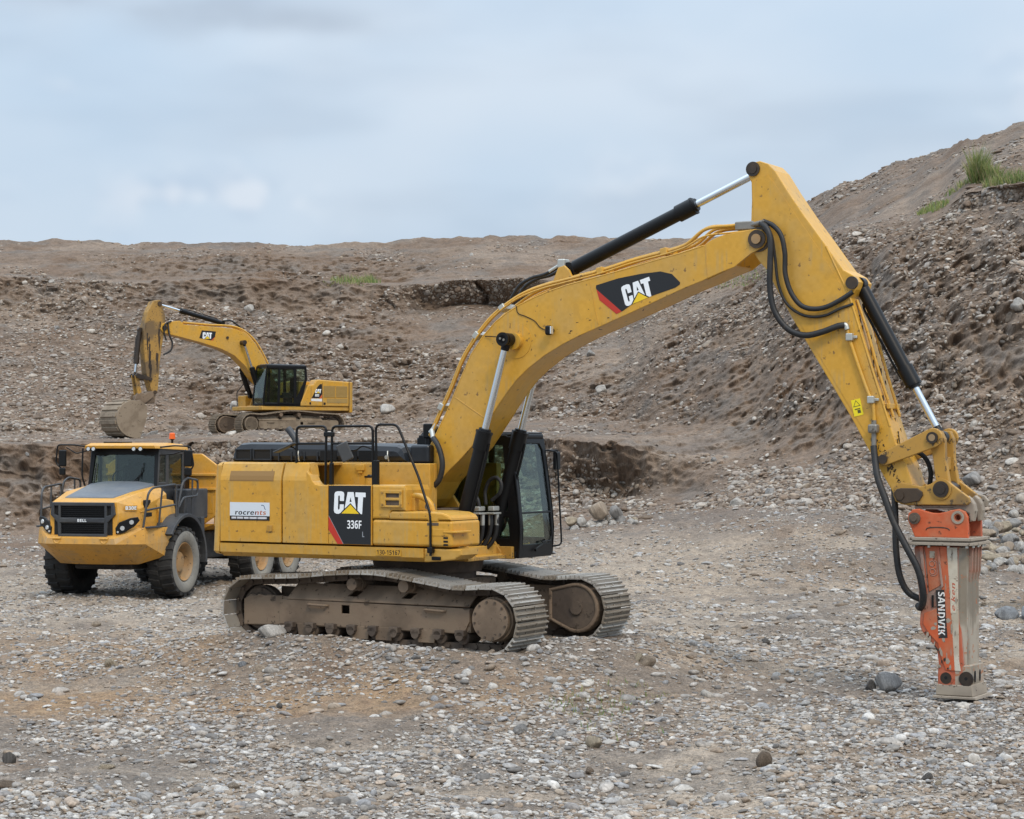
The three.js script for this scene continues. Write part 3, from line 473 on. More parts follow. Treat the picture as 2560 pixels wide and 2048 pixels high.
// upper structure
{
  const Y = M.yellow, skirtProf = [[1.2, 1.24], [1.40, 1.225], [1.49, 1.29], [1.50, 1.42], [1.2, 1.42]];
  const deck = mesh('main_frame', [box(-2.9, 0.95, 1.24, 1.40, -1.42, 1.19, 0.02), box(0.2, 1.04, 1.20, 1.27, -0.62, 0.62, 0.02)], Y, exc);
  mesh('side_skirt', [exX(skirtProf, -2.74, 0.86, 0.008), ex([[0.86, 1.225], [1.1, 1.24], [1.36, 1.27], [1.48, 1.34], [1.48, 1.42], [0.86, 1.42]], 1.0, 1.47, 0.02)], Y, exc);
  mesh('side_skirt', [exX(skirtProf.map(([z, y]) => [-z, y]).reverse(), -2.74, -0.5, 0.008)], Y, exc);
  // counterweight: rounded plan
  const plan = [[-2.755, 1.49]]; for (let i = 0; i <= 10; i++) { const a = i / 10 * Math.PI / 2; plan.push([-2.85 - 0.15 * Math.sin(a), 1.33 + 0.16 * Math.cos(a)]); }
  for (let i = 1; i <= 14; i++) { const z = lerp(1.3, -1.3, i / 15); plan.push([-3.02 - 0.48 * (1 - (z / 1.3) ** 2), z]); }
  for (let i = 0; i <= 10; i++) { const a = (1 - i / 10) * Math.PI / 2; plan.push([-2.85 - 0.15 * Math.sin(a), -1.33 - 0.16 * Math.cos(a)]); } plan.push([-2.755, -1.49]);
  const cw = exY(plan, 1.25, 2.625, 0.05);
  { const p = cw.attributes.position; for (let i = 0; i < p.count; i++) { const y = p.getY(i); if (y > 2.38) { const k = (y - 2.38) / 0.245; p.setZ(i, p.getZ(i) * (1 - 0.055 * k)); p.setX(i, lerp(p.getX(i), p.getX(i) + 0.10, k * (p.getX(i) < -2.8 ? 1 : 0))); } if (y < 1.40) { const k = (1.40 - y) / 0.15; if (p.getX(i) < -2.8) p.setX(i, p.getX(i) + 0.10 * k); } } cw.computeVertexNormals(); }
  mesh('counterweight', [cw], Y, exc);
  // right side doors
  const doorProf = [[1.38, 1.445], [1.495, 1.45], [1.50, 2.36], [1.488, 2.42], [1.425, 2.60], [1.40, 2.625], [1.30, 2.625], [1.30, 1.445]];
  const rearDoor = mesh('side_door', [exX(doorProf, -2.735, -1.615, 0.012)], Y, exc);
  mesh('latch', [box(-1.86, -1.76, 1.60, 1.70, 1.498, 1.508, 0.004), box(-1.845, -1.828, 1.61, 1.69, 1.506, 1.516, 0.003), box(-1.795, -1.778, 1.61, 1.69, 1.506, 1.516, 0.003)], M.grimy, rearDoor);
  // rectangle where a strip of anti-slip tape has weathered: follows the bend of the panel
  { const q = exX([[1.5005, 2.345], [1.5025, 2.345], [1.5025, 2.365], [1.4905, 2.425], [1.4665, 2.495], [1.4645, 2.495], [1.4885, 2.425], [1.5005, 2.365]], -2.555, -1.745, 0); mesh('brown_patch', [q], M.dustTape, rearDoor); }
  const midDoor = mesh('side_door', [exX(doorProf, -1.585, -1.14, 0.012), ex([[-1.15, 1.445], [-0.77, 1.445], [-0.77, 2.295], [-0.93, 2.295], [-1.0, 2.31], [-1.05, 2.36], [-1.09, 2.44], [-1.15, 2.50]], 1.28, 1.50, 0.012), ex([[-1.15, 2.42], [-1.09, 2.42], [-1.11, 2.52], [-1.13, 2.615], [-1.15, 2.62]], 1.25, 1.43, 0.008)], Y, exc);
  const badge = mesh('badge_panel', [ex([[-0.765, 1.445], [-0.015, 1.445], [-0.015, 2.30], [-0.765, 2.30]], 1.28, 1.498, 0.012)], Y, exc);
  // painted frame wall behind the doors
  mesh('inner_frame', [box(-2.76, 0.0, 1.44, 2.30, 1.22, 1.28, 0.005)], Y, exc);
  mesh('deck_plate', [box(-1.13, 0.02, 2.245, 2.29, 0.62, 1.30, 0.006), box(-2.74, -1.13, 2.58, 2.615, 0.50, 1.32, 0.006)], M.grimy, exc);
  const wall = mesh('engine_bay_wall', [box(-2.74, 0.42, 1.42, 2.61, 0.50, 0.62, 0.015), box(-2.74, 0.42, 1.42, 2.61, -1.44, -1.30, 0.015), box(0.36, 0.42, 1.42, 2.61, 0.42, 0.50, 0.01)], Y, exc);
  mesh('wall_handle', [box(-0.86, -0.72, 2.50, 2.59, 0.62, 0.66, 0.01), box(-0.83, -0.75, 2.46, 2.51, 0.62, 0.65, 0.008)], Y, wall);
  mesh('wall_seam', [box(-0.475, -0.465, 2.30, 2.60, 0.619, 0.624, 0)], M.trackDark, wall);
  mesh('filler_neck', [rod([-0.50, 2.28, 0.80], [-0.50, 2.40, 0.80], 0.085, 0.085, 24)], Y, exc);
  mesh('filler_cap', [rod([-0.50, 2.40, 0.80], [-0.50, 2.425, 0.80], 0.09, 0.09, 24), rod([-0.50, 2.425, 0.80], [-0.50, 2.445, 0.80], 0.05, 0.04, 16)], M.black, exc);
  // black engine hood
  const hoodSil = [[-3.27, 2.625], [-3.25, 2.74], [-3.20, 2.85], [-3.10, 2.91], [-2.9, 2.925], [-1.2, 2.91], [-0.22, 2.885], [-0.12, 2.85], [-0.06, 2.77], [-0.03, 2.625]];
  const hg = ex(hoodSil, -1.15, 0.56, 0.10); const hood = mesh('engine_hood', [hg], M.blackGloss, exc);
  for (const [x0, x1] of [[-3.14, -2.88], [-2.80, -2.50]]) { const v = mesh('vent_frame', [ex([[x0 - 0.03, 2.645], [x1 + 0.03, 2.645], [x1 + 0.03, 2.825], [x0 - 0.03, 2.825]], 0.555, 0.575, 0.006, [[[x0, 2.67], [x0, 2.80], [x1, 2.80], [x1, 2.67]]])], M.blackGloss, hood); mesh('vent_mesh', [box(x0, x1, 2.67, 2.80, 0.557, 0.562, 0)], M.matteBlack, v); }
  for (const x of [-2.34, -2.1, -1.86, -1.62]) mesh('hood_rib', [box(x - 0.012, x + 0.012, 2.64, 2.78, 0.555, 0.572, 0.005)], M.blackGloss, hood);
  for (const x of [-1.42, -1.05, -0.72]) mesh('hood_panel', [box(x - 0.15, x + 0.15, 2.645, 2.80, 0.556, 0.566, 0.004)], M.black, hood);
  for (const x of [-1.93, -0.31]) mesh('hood_latch', [hose([[x, 2.64, 0.60], [x - 0.005, 2.72, 0.625], [x - 0.02, 2.79, 0.60]], 0.010), rod([x - 0.045, 2.70, 0.57], [x - 0.045, 2.70, 0.60], 0.03, 0.03, 16)], M.fitting, hood);
  mesh('front_hood', [box(-0.04, 0.30, 2.60, 2.885, -0.70, 0.46, 0.05)], M.blackGloss, exc);
  mesh('exhaust_stack', [hose([[-2.62, 2.88, -0.3], [-2.66, 2.98, -0.3], [-2.74, 3.08, -0.3], [-2.80, 3.14, -0.3]], 0.055, 24)], M.truckGrey, exc);
  // right front box (tool box and tank)
  const tank = mesh('front_box', [box(-0.005, 1.34, 1.445, 1.815, 0.72, 1.50, 0.045)], Y, exc);
  mesh('lid', [ex([[0.29, 1.822], [0.93, 1.822], [0.96, 1.79], [1.10, 1.79], [1.12, 1.822], [1.32, 1.822], [1.315, 1.85], [1.28, 1.89], [1.18, 1.925], [0.95, 1.94], [0.33, 1.935], [0.29, 1.90]], 0.74, 1.505, 0.025)], Y, tank);
  mesh('lid_notch', [box(0.93, 1.12, 1.745, 1.785, 1.495, 1.504, 0.003)], M.trackDark, tank);
  mesh('recess', [box(1.02, 1.28, 1.60, 1.70, 1.492, 1.506, 0.006)], Y, tank); mesh('front_step', [box(1.20, 1.42, 1.645, 1.675, 1.10, 1.515, 0.008)], Y, tank);
  for (const y of [1.575, 1.525, 1.478]) mesh('vent_slot', [box(1.20, 1.275, y - 0.014, y + 0.014, 1.495, 1.5045, 0.004)], M.matteBlack, tank);
  const brk = mesh('upper_cover', [ex([[-0.005, 1.825], [0.28, 1.83], [0.32, 1.945], [0.57, 1.945], [0.575, 2.24], [0.55, 2.305], [-0.005, 2.31]], 0.85, 1.497, 0.03)], Y, exc);
  mesh('step_plate', [ex([[0.15, 1.99], [0.52, 1.99], [0.52, 2.24], [0.15, 2.24]], 1.497, 1.525, 0.008, [[[0.24, 2.02], [0.24, 2.09], [0.47, 2.09], [0.47, 2.02]], [[0.24, 2.13], [0.24, 2.19], [0.47, 2.19], [0.47, 2.13]]])], Y, brk);
  mesh('pocket', [box(0.24, 0.47, 2.02, 2.19, 1.4965, 1.500, 0)], M.trackDark, brk);
  for (const [x, y] of [[0.19, 2.2], [0.19, 2.03], [0.5, 2.2], [0.5, 2.03]]) mesh('bolt', [disc(x, y, 1.52, 1.537, 0.018, 12)], M.grimy, brk);
  mesh('pipe_guard', [rail([[0.55, 2.155, 1.30], [0.72, 2.15, 1.30], [0.86, 2.06, 1.30], [0.90, 1.92, 1.30]], 0.045, 0.16)], Y, exc);
  mesh('guard_web', [ex([[0.56, 1.94], [0.62, 1.94], [0.62, 2.13], [0.56, 2.13]], 1.22, 1.34, 0.01)], Y, exc); 
  mesh('fuel_valve', [disc(0.70, 2.0, 1.0, 1.12, 0.05, 16), rod([0.70, 2.0, 1.02], [0.8, 1.97, 1.1], 0.02)], M.steel, exc);
  mesh('inner_shade_box', [box(0.3, 0.60, 1.45, 1.92, 0.60, 0.74, 0.01)], Y, exc);  // added inner box, put there to shade the gap
  // front frame under the boom: brackets with rounded ears
  const ear = [[0.45, 1.22], [1.02, 1.22], [1.02, 1.30], [0.93, 1.42], [0.86, 1.50], [0.76, 1.50], [0.68, 1.42], [0.60, 1.36], [0.45, 1.36]];
  for (const z of [-0.64, -0.42, 0.42, 0.64]) mesh('pivot_bracket', [ex(ear, z - 0.025, z + 0.025, 0.008)], M.grimy, exc);
  const cheek = [[-0.35, 1.36], [0.52, 1.36], [0.5, 1.62], [0.36, 1.92], [0.22, 2.12], [0.06, 2.2], [-0.12, 2.14], [-0.35, 1.9]];
  for (const z of [-0.37, 0.37]) mesh('boom_foot_bracket', [ex(cheek, z - 0.035, z + 0.035, 0.01)], M.boomYellow, exc);
  mesh('boom_foot_pin', [disc(0.05, 2.03, -0.45, 0.45, 0.07, 24)], M.steel, exc);
  mesh('front_plate', [box(1.02, 1.10, 1.20, 1.25, -0.62, 0.66, 0.01)], M.grimy, exc);
  mesh('curved_plate', [ex([[0.62, 1.40], [0.80, 1.40], [0.92, 1.45], [0.86, 1.58], [0.74, 1.70], [0.66, 1.78], [0.62, 1.78]], -0.06, 0.1, 0.01)], M.boomYellow, exc);
  mesh('valve_block', [box(0.25, 0.62, 1.38, 1.95, -0.33, 0.33, 0.02)], M.trackDark, exc);
  mesh('cab_step_panel', [box(0.84, 1.20, 1.19, 1.375, -0.55, -0.42, 0.012)], M.grimy, exc);
  // handrails
  const z = 1.4;
  mesh('handrail', [rail([[-1.40, 2.62, z], [-1.40, 3.15, z], [-0.87, 3.15, z], [-0.885, 2.30, z]]), rail([[-1.40, 2.90, z], [-0.875, 2.90, z]], 0.018)], M.black, exc);
  mesh('handrail', [rail([[-0.78, 2.30, z], [-0.765, 3.15, z], [-0.06, 3.15, z], [-0.05, 2.30, z]]), rail([[-0.77, 2.90, z], [-0.06, 2.90, z]], 0.018), box(-0.80, -0.75, 2.29, 2.62, z - 0.03, z + 0.03, 0.01)], M.black, exc);
  mesh('rail_clamp', [box(-0.90, -0.74, 3.0, 3.07, z - 0.035, z + 0.035, 0.012)], M.black, exc);
  mesh('handrail', [rail([[0.01, 2.30, z], [-0.005, 3.17, z], [0.36, 3.17, z], [0.74, 2.43, z + 0.03], [0.985, 1.90, z + 0.10], [1.0, 1.32, z + 0.12]], 0.019, 0.08), box(-0.035, 0.04, 2.29, 2.66, z - 0.04, z + 0.04, 0.015)], M.black, exc);
  mesh('rail_foot', [box(0.955, 1.04, 1.36, 1.44, z + 0.07, z + 0.15, 0.01), box(1.0, 1.14, 1.26, 1.31, z + 0.02, z + 0.1, 0.01)], M.black, exc);
  // service mirrors on the rails
  { const m = mesh('mirror', [ (() => { const g = box(-0.09, 0.09, -0.135, 0.135, -0.022, 0.022, 0.02); g.rotateZ(0.42); g.rotateY(0.35); g.translate(-0.50, 2.78, z + 0.06); return g; })() ], M.truckGrey, exc); mesh('mirror_arm', [hose([[-0.45, 2.80, z + 0.02], [-0.34, 2.81, z], [-0.24, 2.86, z], [-0.06, 2.82, z]], 0.012)], M.black, m); }
  { const m = mesh('mirror', [ (() => { const g = box(-0.20, 0.20, -0.012, 0.012, -0.07, 0.07, 0.01); g.rotateZ(0.35); g.translate(-1.58, 2.84, z + 0.02); return g; })() ], M.truckGrey, exc); mesh('mirror_arm', [hose([[-1.55, 2.86, z], [-1.46, 2.84, z], [-1.40, 2.80, z]], 0.012)], M.black, m); }
}
// stickers on the right side
{
  const m1 = print(0.745, 0.85, 900, (x, W, H) => {
    x.fillStyle = '#15181d'; x.fillRect(0, 0, W, H);
    logo(x, W * 0.13, H * 0.10, W * 0.75, H * 0.385);
    x.fillStyle = '#b9301f'; x.beginPath(); x.moveTo(0, H * 0.52); x.lineTo(W * 0.35, H); x.lineTo(W * 0.17, H); x.lineTo(0, H * 0.75); x.fill();
    x.fillStyle = '#8d8f92'; x.beginPath(); x.moveTo(0, H * 0.52); x.lineTo(W * 0.35, H); x.lineTo(W * 0.362, H); x.lineTo(W * 0.012, H * 0.52); x.fill();
    x.fillStyle = '#eef1f3'; x.save(); x.translate(W * 0.44, H * 0.735); x.scale(0.72, 1); x.font = `bold ${Math.round(H * 0.195)}px sans-serif`; x.fillText('336F', 0, 0); x.restore();
    x.fillStyle = '#8b9096'; x.save(); x.translate(W * 0.79, H * 0.875); x.scale(0.8, 1); x.font = `bold ${Math.round(H * 0.13)}px sans-serif`; x.fillText('L', 0, 0); x.restore();
  });
  sticker('side_badge', [[-0.755, 1.86], [-0.755, 2.292], [-0.022, 2.296], [-0.022, 1.453], [-0.60, 1.453], [-0.76, 1.66]], 1.4985, m1, exc);
  const m2 = print(0.73, 0.265, 1200, (x, W, H) => {
    x.fillStyle = '#cfd6de'; x.fillRect(0, 0, W, H); x.fillStyle = '#120d0d'; x.fillRect(0, H * 0.755, W, H * 0.245);
    const g = x.createLinearGradient(W * 0.05, 0, W * 0.85, 0); g.addColorStop(0, '#0d0d10'); g.addColorStop(0.32, '#0d0d10'); g.addColorStop(0.42, '#b0583c'); g.addColorStop(0.6, '#b0683c'); g.addColorStop(0.75, '#5a1f22'); g.addColorStop(1, '#8d3a3a');
    x.fillStyle = g; x.save(); x.transform(1, 0, -0.18, 1, 0, 0); x.font = `bold ${Math.round(H * 0.36)}px sans-serif`; const tw = x.measureText('rocrents').width; x.translate(W * 0.16, H * 0.69); x.scale(W * 0.80 / tw, 1); x.fillText('rocrents', 0, 0); x.restore();
    x.strokeStyle = '#5e6a7c'; x.lineWidth = W * 0.018; x.beginPath(); x.moveTo(W * 0.79, H * 0.16); x.quadraticCurveTo(W * 0.87, H * 0.12, W * 0.875, H * 0.30); x.lineTo(W * 0.90, H * 0.40); x.stroke();
    x.fillStyle = '#e3e3e8'; let cx = 0.045; for (const w of [0.12, 0.15, 0.12, 0.18, 0.23]) { x.save(); x.beginPath(); x.rect(W * cx, H * 0.81, W * w, H * 0.11); x.clip(); x.font = `bold ${Math.round(H * 0.15)}px sans-serif`; for (let k = 0; k < 9; k++) x.fillRect(W * (cx + k * 0.028), H * 0.81, W * 0.022, H * 0.11); x.restore(); cx += w + 0.022; }
  });
  sticker('company_sticker', [[-2.545, 1.765], [-1.815, 1.765], [-1.815, 2.03], [-2.545, 2.03]], 1.4995, m2, exc);
  const m3 = print(0.44, 0.10, 1200, (x, W, H) => { x.fillStyle = '#c3922b'; x.fillRect(0, 0, W, H); x.fillStyle = '#23180f'; x.font = `bold ${Math.round(H * 1.0)}px sans-serif`; const tw = x.measureText('130-15167').width; x.save(); x.translate(W * 0.02, H * 0.88); x.scale(W * 0.96 / tw, 1.05); x.fillText('130-15167', 0, 0); x.restore(); });
  { const s = sticker('machine_number', [[0.07, 1.305], [0.49, 1.305], [0.49, 1.395], [0.07, 1.395]], 1.5005, m3, exc); s.rotation.x = 0; }
}
// cab on the left side of the machine
{
  const z0 = -0.48, z1 = -1.50, B = M.black;
  const cab = mesh('cab', [box(-0.50, 1.24, 1.20, 1.36, z1, z0, 0.03), box(-0.48, 1.16, 2.96, 3.06, z1 + 0.02, z0 - 0.02, 0.045), box(-0.52, -0.44, 1.3, 3.0, z1, z0, 0.03)], B, exc);
  const side = [[-0.48, 1.30], [1.27, 1.30], [1.31, 1.55], [1.29, 1.86], [1.20, 2.60], [1.13, 2.98], [1.05, 3.03], [-0.48, 3.03]];
  // right wall: solid lower half, small low window towards the front, tall window above
  const hole1 = [[0.05, 1.90], [0.05, 2.88], [1.00, 2.88], [1.10, 1.90]], hole2 = [[0.86, 1.50], [0.86, 1.80], [1.10, 1.80], [1.12, 1.50]];
  mesh('cab_side', [ex(side, z0 - 0.05, z0, 0.012, [hole1, hole2, [[-0.38, 1.95], [-0.38, 2.88], [-0.05, 2.88], [-0.05, 1.95]]])], B, cab);
  mesh('cab_side', [ex(side, z1, z1 + 0.05, 0.012, [[[-0.38, 1.80], [-0.38, 2.88], [0.18, 2.88], [0.18, 1.80]], [[0.28, 1.48], [0.28, 2.88], [1.0, 2.88], [1.14, 1.86], [1.17, 1.48]]])], B, cab);
  const lean = (g) => { const p = g.attributes.position; for (let i = 0; i < p.count; i++) { const y = p.getY(i); const off = y < 1.6 ? lerp(1.285, 1.315, (y - 1.2) / 0.4) : lerp(1.315, 1.14, Math.pow((y - 1.6) / 1.42, 1.25)); p.setX(i, p.getX(i) + off); } g.computeVertexNormals(); return g; };
  const dens = (pts) => { const o = []; for (let i = 0; i < pts.length; i++) { const a = pts[i], b = pts[(i + 1) % pts.length], n = Math.max(1, Math.round(Math.hypot(a[0] - b[0], a[1] - b[1]) / 0.12)); for (let k = 0; k < n; k++) o.push([lerp(a[0], b[0], k / n), lerp(a[1], b[1], k / n)]); } return o; };
  const F = dens([[z0, 1.20], [z0, 3.0], [z0 - 0.08, 3.04], [z1 + 0.10, 3.04], [z1, 2.98], [z1 - 0.02, 1.9], [z1 - 0.02, 1.24], [z1 + 0.04, 1.20]]);
  const fh = [dens([[z0 - 0.09, 1.885], [z1 + 0.07, 1.885], [z1 + 0.10, 2.80], [z1 + 0.17, 2.90], [z0 - 0.11, 2.91]]), dens([[z0 - 0.10, 1.40], [z1 + 0.11, 1.40], [z1 + 0.06, 1.50], [z1 + 0.07, 1.855], [z0 - 0.09, 1.855]])];
  mesh('front_frame', [lean(exX(F, -0.05, 0.0, 0.01, fh))], B, cab);
  for (const h of fh) mesh('windscreen', [lean(exX(h, -0.026, -0.020, 0))], M.glass, cab);
  mesh('side_window', [ex(hole1, z0 - 0.028, z0 - 0.023, 0)], M.glassDark, cab); mesh('side_window', [ex(hole2, z0 - 0.028, z0 - 0.023, 0)], M.glassDark, cab);
  mesh('door_window', [ex([[0.28, 1.48], [1.17, 1.48], [1.14, 1.86], [1.0, 2.88], [0.28, 2.88]], z1 + 0.023, z1 + 0.028, 0)], M.glass, cab);
  mesh('door_window', [ex([[-0.38, 1.80], [0.18, 1.80], [0.18, 2.88], [-0.38, 2.88]], z1 + 0.023, z1 + 0.028, 0)], M.glass, cab);
  mesh('seat', [box(-0.25, 0.28, 1.62, 1.74, -1.24, -0.76, 0.05), box(-0.33, -0.20, 1.70, 2.42, -1.22, -0.78, 0.05), box(-0.32, -0.22, 2.44, 2.64, -1.10, -0.90, 0.04), box(-0.2, 0.2, 1.36, 1.62, -1.15, -0.85, 0.03)], M.seat, cab);
  mesh('console', [box(0.0, 0.42, 1.60, 1.86, -0.72, -0.58, 0.03), box(0.0, 0.42, 1.60, 1.86, -1.40, -1.27, 0.03), box(0.75, 0.88, 1.85, 2.1, -0.68, -0.58, 0.02)], M.seat, cab);
  mesh('control_lever', [hose([[0.98, 1.36, -0.82], [0.96, 1.6, -0.82], [0.86, 1.80, -0.84]], 0.016), hose([[0.98, 1.36, -0.98], [0.96, 1.6, -0.98], [0.86, 1.80, -1.0]], 0.016), box(1.0, 1.12, 1.40, 1.44, -0.9, -0.78, 0.01), box(1.0, 1.12, 1.40, 1.44, -1.06, -0.94, 0.01), rod([0.38, 1.86, -0.65], [0.42, 2.04, -0.65], 0.02), rod([0.38, 1.86, -1.33], [0.42, 2.04, -1.33], 0.02)], M.seat, cab);
  mesh('wiper', [rod([1.325, 1.32, -0.92], [1.335, 1.43, -1.22], 0.010), rod([1.33, 1.425, -1.10], [1.335, 1.435, -1.36], 0.012), rod([1.31, 1.31, -0.92], [1.345, 1.31, -0.92], 0.025)], M.black, cab);
  mesh('cab_grab_bar', [rail([[1.20, 2.80, z1 - 0.02], [1.28, 2.78, z1 - 0.16], [1.36, 1.36, z1 - 0.16], [1.26, 1.34, z1 - 0.02]], 0.014, 0.06)], B, cab);
  mesh('cab_mirror', [box(1.22, 1.27, 2.50, 2.78, z1 - 0.30, z1 - 0.13, 0.02), rail([[1.16, 2.80, z1], [1.24, 2.80, z1 - 0.26], [1.24, 2.70, z1 - 0.26]], 0.012, 0.03)], M.black, cab);
  mesh('roof_rim', [box(-0.46, 1.14, 3.05, 3.075, z1 + 0.05, z0 - 0.05, 0.012)], M.blackGloss, cab);
}
// boom
const boomTop = [[-0.14, 2.06], [-0.10, 2.24], [0.03, 2.46], [0.23, 2.85], [0.54, 3.40], [0.78, 3.89], [0.94, 4.20], [1.14, 4.46], [1.35, 4.66], [1.54, 4.79], [1.76, 4.90], [1.98, 4.99], [2.22, 5.07], [2.52, 5.15], [2.88, 5.22], [3.27, 5.30], [3.62, 5.375], [3.96, 5.45], [4.30, 5.52], [4.66, 5.61]];
const boomLow = [[4.92, 5.235], [4.64, 5.13], [4.38, 5.045], [4.13, 4.95], [3.79, 4.82], [3.44, 4.69], [3.09, 4.56], [2.73, 4.43], [2.45, 4.31], [2.16, 4.16], [1.89, 3.98], [1.70, 3.82], [1.54, 3.64], [1.39, 3.45], [1.26, 3.27], [0.94, 2.85], [0.75, 2.67], [0.56, 2.51], [0.38, 2.33], [0.22, 2.08], [0.10, 1.96], [-0.06, 1.95]];
const boomTip = [[4.77, 5.68], [4.96, 5.745], [5.14, 5.765], [5.42, 5.80], [5.52, 5.785], [5.585, 5.71], [5.585, 5.62], [5.54, 5.55], [5.46, 5.51], [5.36, 5.47], [5.22, 5.37], [5.12, 5.30]];
{
  const BY = M.boomYellow;
  const boom = mesh('boom', [ex([...boomTop, [4.72, 5.62], [4.78, 5.24], ...boomLow], -0.285, 0.285, 0.01)], BY, exc);
  for (const s of [1, -1]) {
    const [a, b] = s > 0 ? [0.287, 0.318] : [-0.318, -0.287];
    mesh('boom_side_plate', [ex([...boomTop, ...boomTip, ...boomLow], a, b, 0.006)], BY, boom);
    mesh('pivot_boss', [disc(5.455, 5.66, ...(s > 0 ? [0.318, 0.345] : [-0.345, -0.318]), 0.125, 32)], M.oil, boom);
    mesh('boom_cylinder_boss', [disc(1.70, 4.37, ...(s > 0 ? [0.318, 0.326] : [-0.326, -0.318]), 0.245, 40), disc(1.70, 4.37, ...(s > 0 ? [0.326, 0.42] : [-0.42, -0.326]), 0.12, 32)], BY, boom);
  }
  mesh('pivot_pin', [disc(5.455, 5.66, -0.37, 0.37, 0.068, 24)], M.rim, boom);
  // top flange lip and weld seams
  const lip = []; for (let i = 2; i < boomTop.length - 1; i++) { const [x, y] = boomTop[i], [x2, y2] = boomTop[i + 1]; lip.push(rod([x, y, 0.312], [x2, y2, 0.312], 0.012, 0.012, 6)); }
  mesh('flange_edge', lip, BY, boom);
  mesh('weld_seam', [rod([0.66, 3.58, 0.319], [1.22, 3.24, 0.319], 0.006, 0.006, 6), rod([2.90, 5.18, 0.319], [3.03, 4.57, 0.319], 0.005, 0.005, 6), rod([4.68, 5.60, 0.319], [4.72, 5.17, 0.319], 0.005, 0.005, 6)], BY, boom);
  const tipPlate = mesh('tip_floor', [ex([[4.7, 5.14], [5.1, 5.30], [5.12, 5.32], [4.7, 5.18]], -0.28, 0.28, 0.004)], BY, boom);
  mesh('cylinder_pin', [disc(1.66, 4.39, -0.66, 0.66, 0.06, 24), disc(1.66, 4.39, 0.62, 0.66, 0.10, 28), disc(1.66, 4.39, -0.66, -0.62, 0.10, 28)], M.black, boom);
  mesh('pin_bolts', [disc(1.63, 4.40, 0.66, 0.672, 0.018, 8), disc(1.69, 4.38, 0.66, 0.672, 0.018, 8)], M.steel, boom);
  const lampG = [disc(2.30, 4.51, 0.33, 0.42, 0.035, 12)]; const wl = mesh('work_lamp', [box(2.245, 2.33, 4.44, 4.58, 0.37, 0.47, 0.03), ...lampG], M.black, boom); mesh('lamp_lens', [box(2.325, 2.345, 4.455, 4.565, 0.38, 0.46, 0.01)], M.lamp, wl);
  mesh('lamp_cable', [hose([[1.70, 4.88, 0.325], [1.73, 4.78, 0.325], [1.85, 4.73, 0.325], [2.0, 4.66, 0.325], [2.1, 4.56, 0.325], [2.24, 4.50, 0.33]], 0.006), hose([[1.18, 4.46, 0.33], [1.32, 4.45, 0.35], [1.58, 4.42, 0.42]], 0.007)], M.matteBlack, boom);
  // hard lines along the back of the boom
  const line = [[0.16, 3.02], [0.30, 3.30], [0.52, 3.72], [0.72, 4.14], [0.94, 4.45], [1.20, 4.73], [1.50, 4.94], [1.76, 5.07], [2.10, 5.17], [2.46, 5.24], [3.0, 5.34], [3.53, 5.47], [3.73, 5.51], [4.32, 5.64], [4.64, 5.845], [5.05, 5.875], [5.35, 5.89]];
  for (const [z, dy, r] of [[0.21, 0.0, 0.024], [0.12, 0.03, 0.022], [-0.12, 0.03, 0.022], [-0.21, 0.0, 0.024]]) mesh('hydraulic_line', [hose(line.map(([x, y], i) => [x - (i < 7 ? dy : 0), y + (i < 7 ? 0 : dy) - (i > 14 ? dy : 0), z]), r, 120)], M.boomYellow, boom);
  mesh('hydraulic_line', [hose(line.map(([x, y], i) => [x + (i < 7 ? 0.05 : 0.01), y - (i < 7 ? 0.02 : 0.045) - (i > 13 ? 0.06 : 0), 0.27]), 0.014, 120)], M.boomYellow, boom);
  for (const [x, y, a] of [[0.38, 3.44, 1.1], [0.98, 4.48, 0.9], [1.42, 4.87, 0.6], [3.02, 5.345, 0.2], [4.02, 5.57, 0.22]]) { const g = box(-0.05, 0.05, -0.05, 0.045, -0.27, 0.27, 0.01); g.rotateZ(a); g.translate(x, y, 0); mesh('line_clamp', [g], x > 2.5 ? M.boomYellow : M.fitting, boom); }
  mesh('line_fitting', [box(5.10, 5.40, 5.80, 5.92, 0.10, 0.27, 0.02), box(5.12, 5.20, 5.78, 5.86, -0.2, 0.2, 0.015), rod([5.3, 5.86, 0.21], [5.56, 5.88, 0.36], 0.035)], M.steel, boom);
  mesh('line_fitting', [rod([0.20, 3.06, 0.26], [0.30, 3.18, 0.24], 0.036), rod([0.24, 3.10, 0.28], [0.33, 2.96, 0.38], 0.035)], M.fitting, boom);
  mesh('boom_hose', [hose([[0.33, 2.98, 0.38], [0.43, 2.90, 0.44], [0.51, 2.74, 0.46], [0.54, 2.57, 0.47], [0.47, 2.35, 0.47], [0.28, 2.235, 0.47], [0.08, 2.265, 0.46], [-0.1, 2.34, 0.46]], 0.042, 60)], M.hose, boom);
  mesh('hose_end', [rod([-0.1, 2.34, 0.46], [-0.24, 2.37, 0.46], 0.045, 0.04), box(-0.45, -0.24, 2.30, 2.44, 0.42, 0.56, 0.02)], M.boomYellow, boom);
  mesh('junction_box', [box(-0.05, 0.12, 2.98, 3.20, -0.10, 0.08, 0.02), box(-0.03, 0.06, 2.60, 3.0, -0.05, 0.05, 0.02)], M.black, boom);
  for (const z of [0.05, -0.12]) mesh('boom_hose', [hose([[1.46, 5.02, z], [1.60, 5.20, z], [1.80, 5.30, z], [2.02, 5.345, z], [2.20, 5.42, z], [2.34, 5.50, z]], 0.026, 40)], M.hose, boom);
  mesh('hose_fitting', [rod([2.10, 5.38, 0.05], [2.30, 5.48, 0.05], 0.03), box(2.26, 2.38, 5.42, 5.55, -0.05, 0.12, 0.02)], M.fitting, boom);
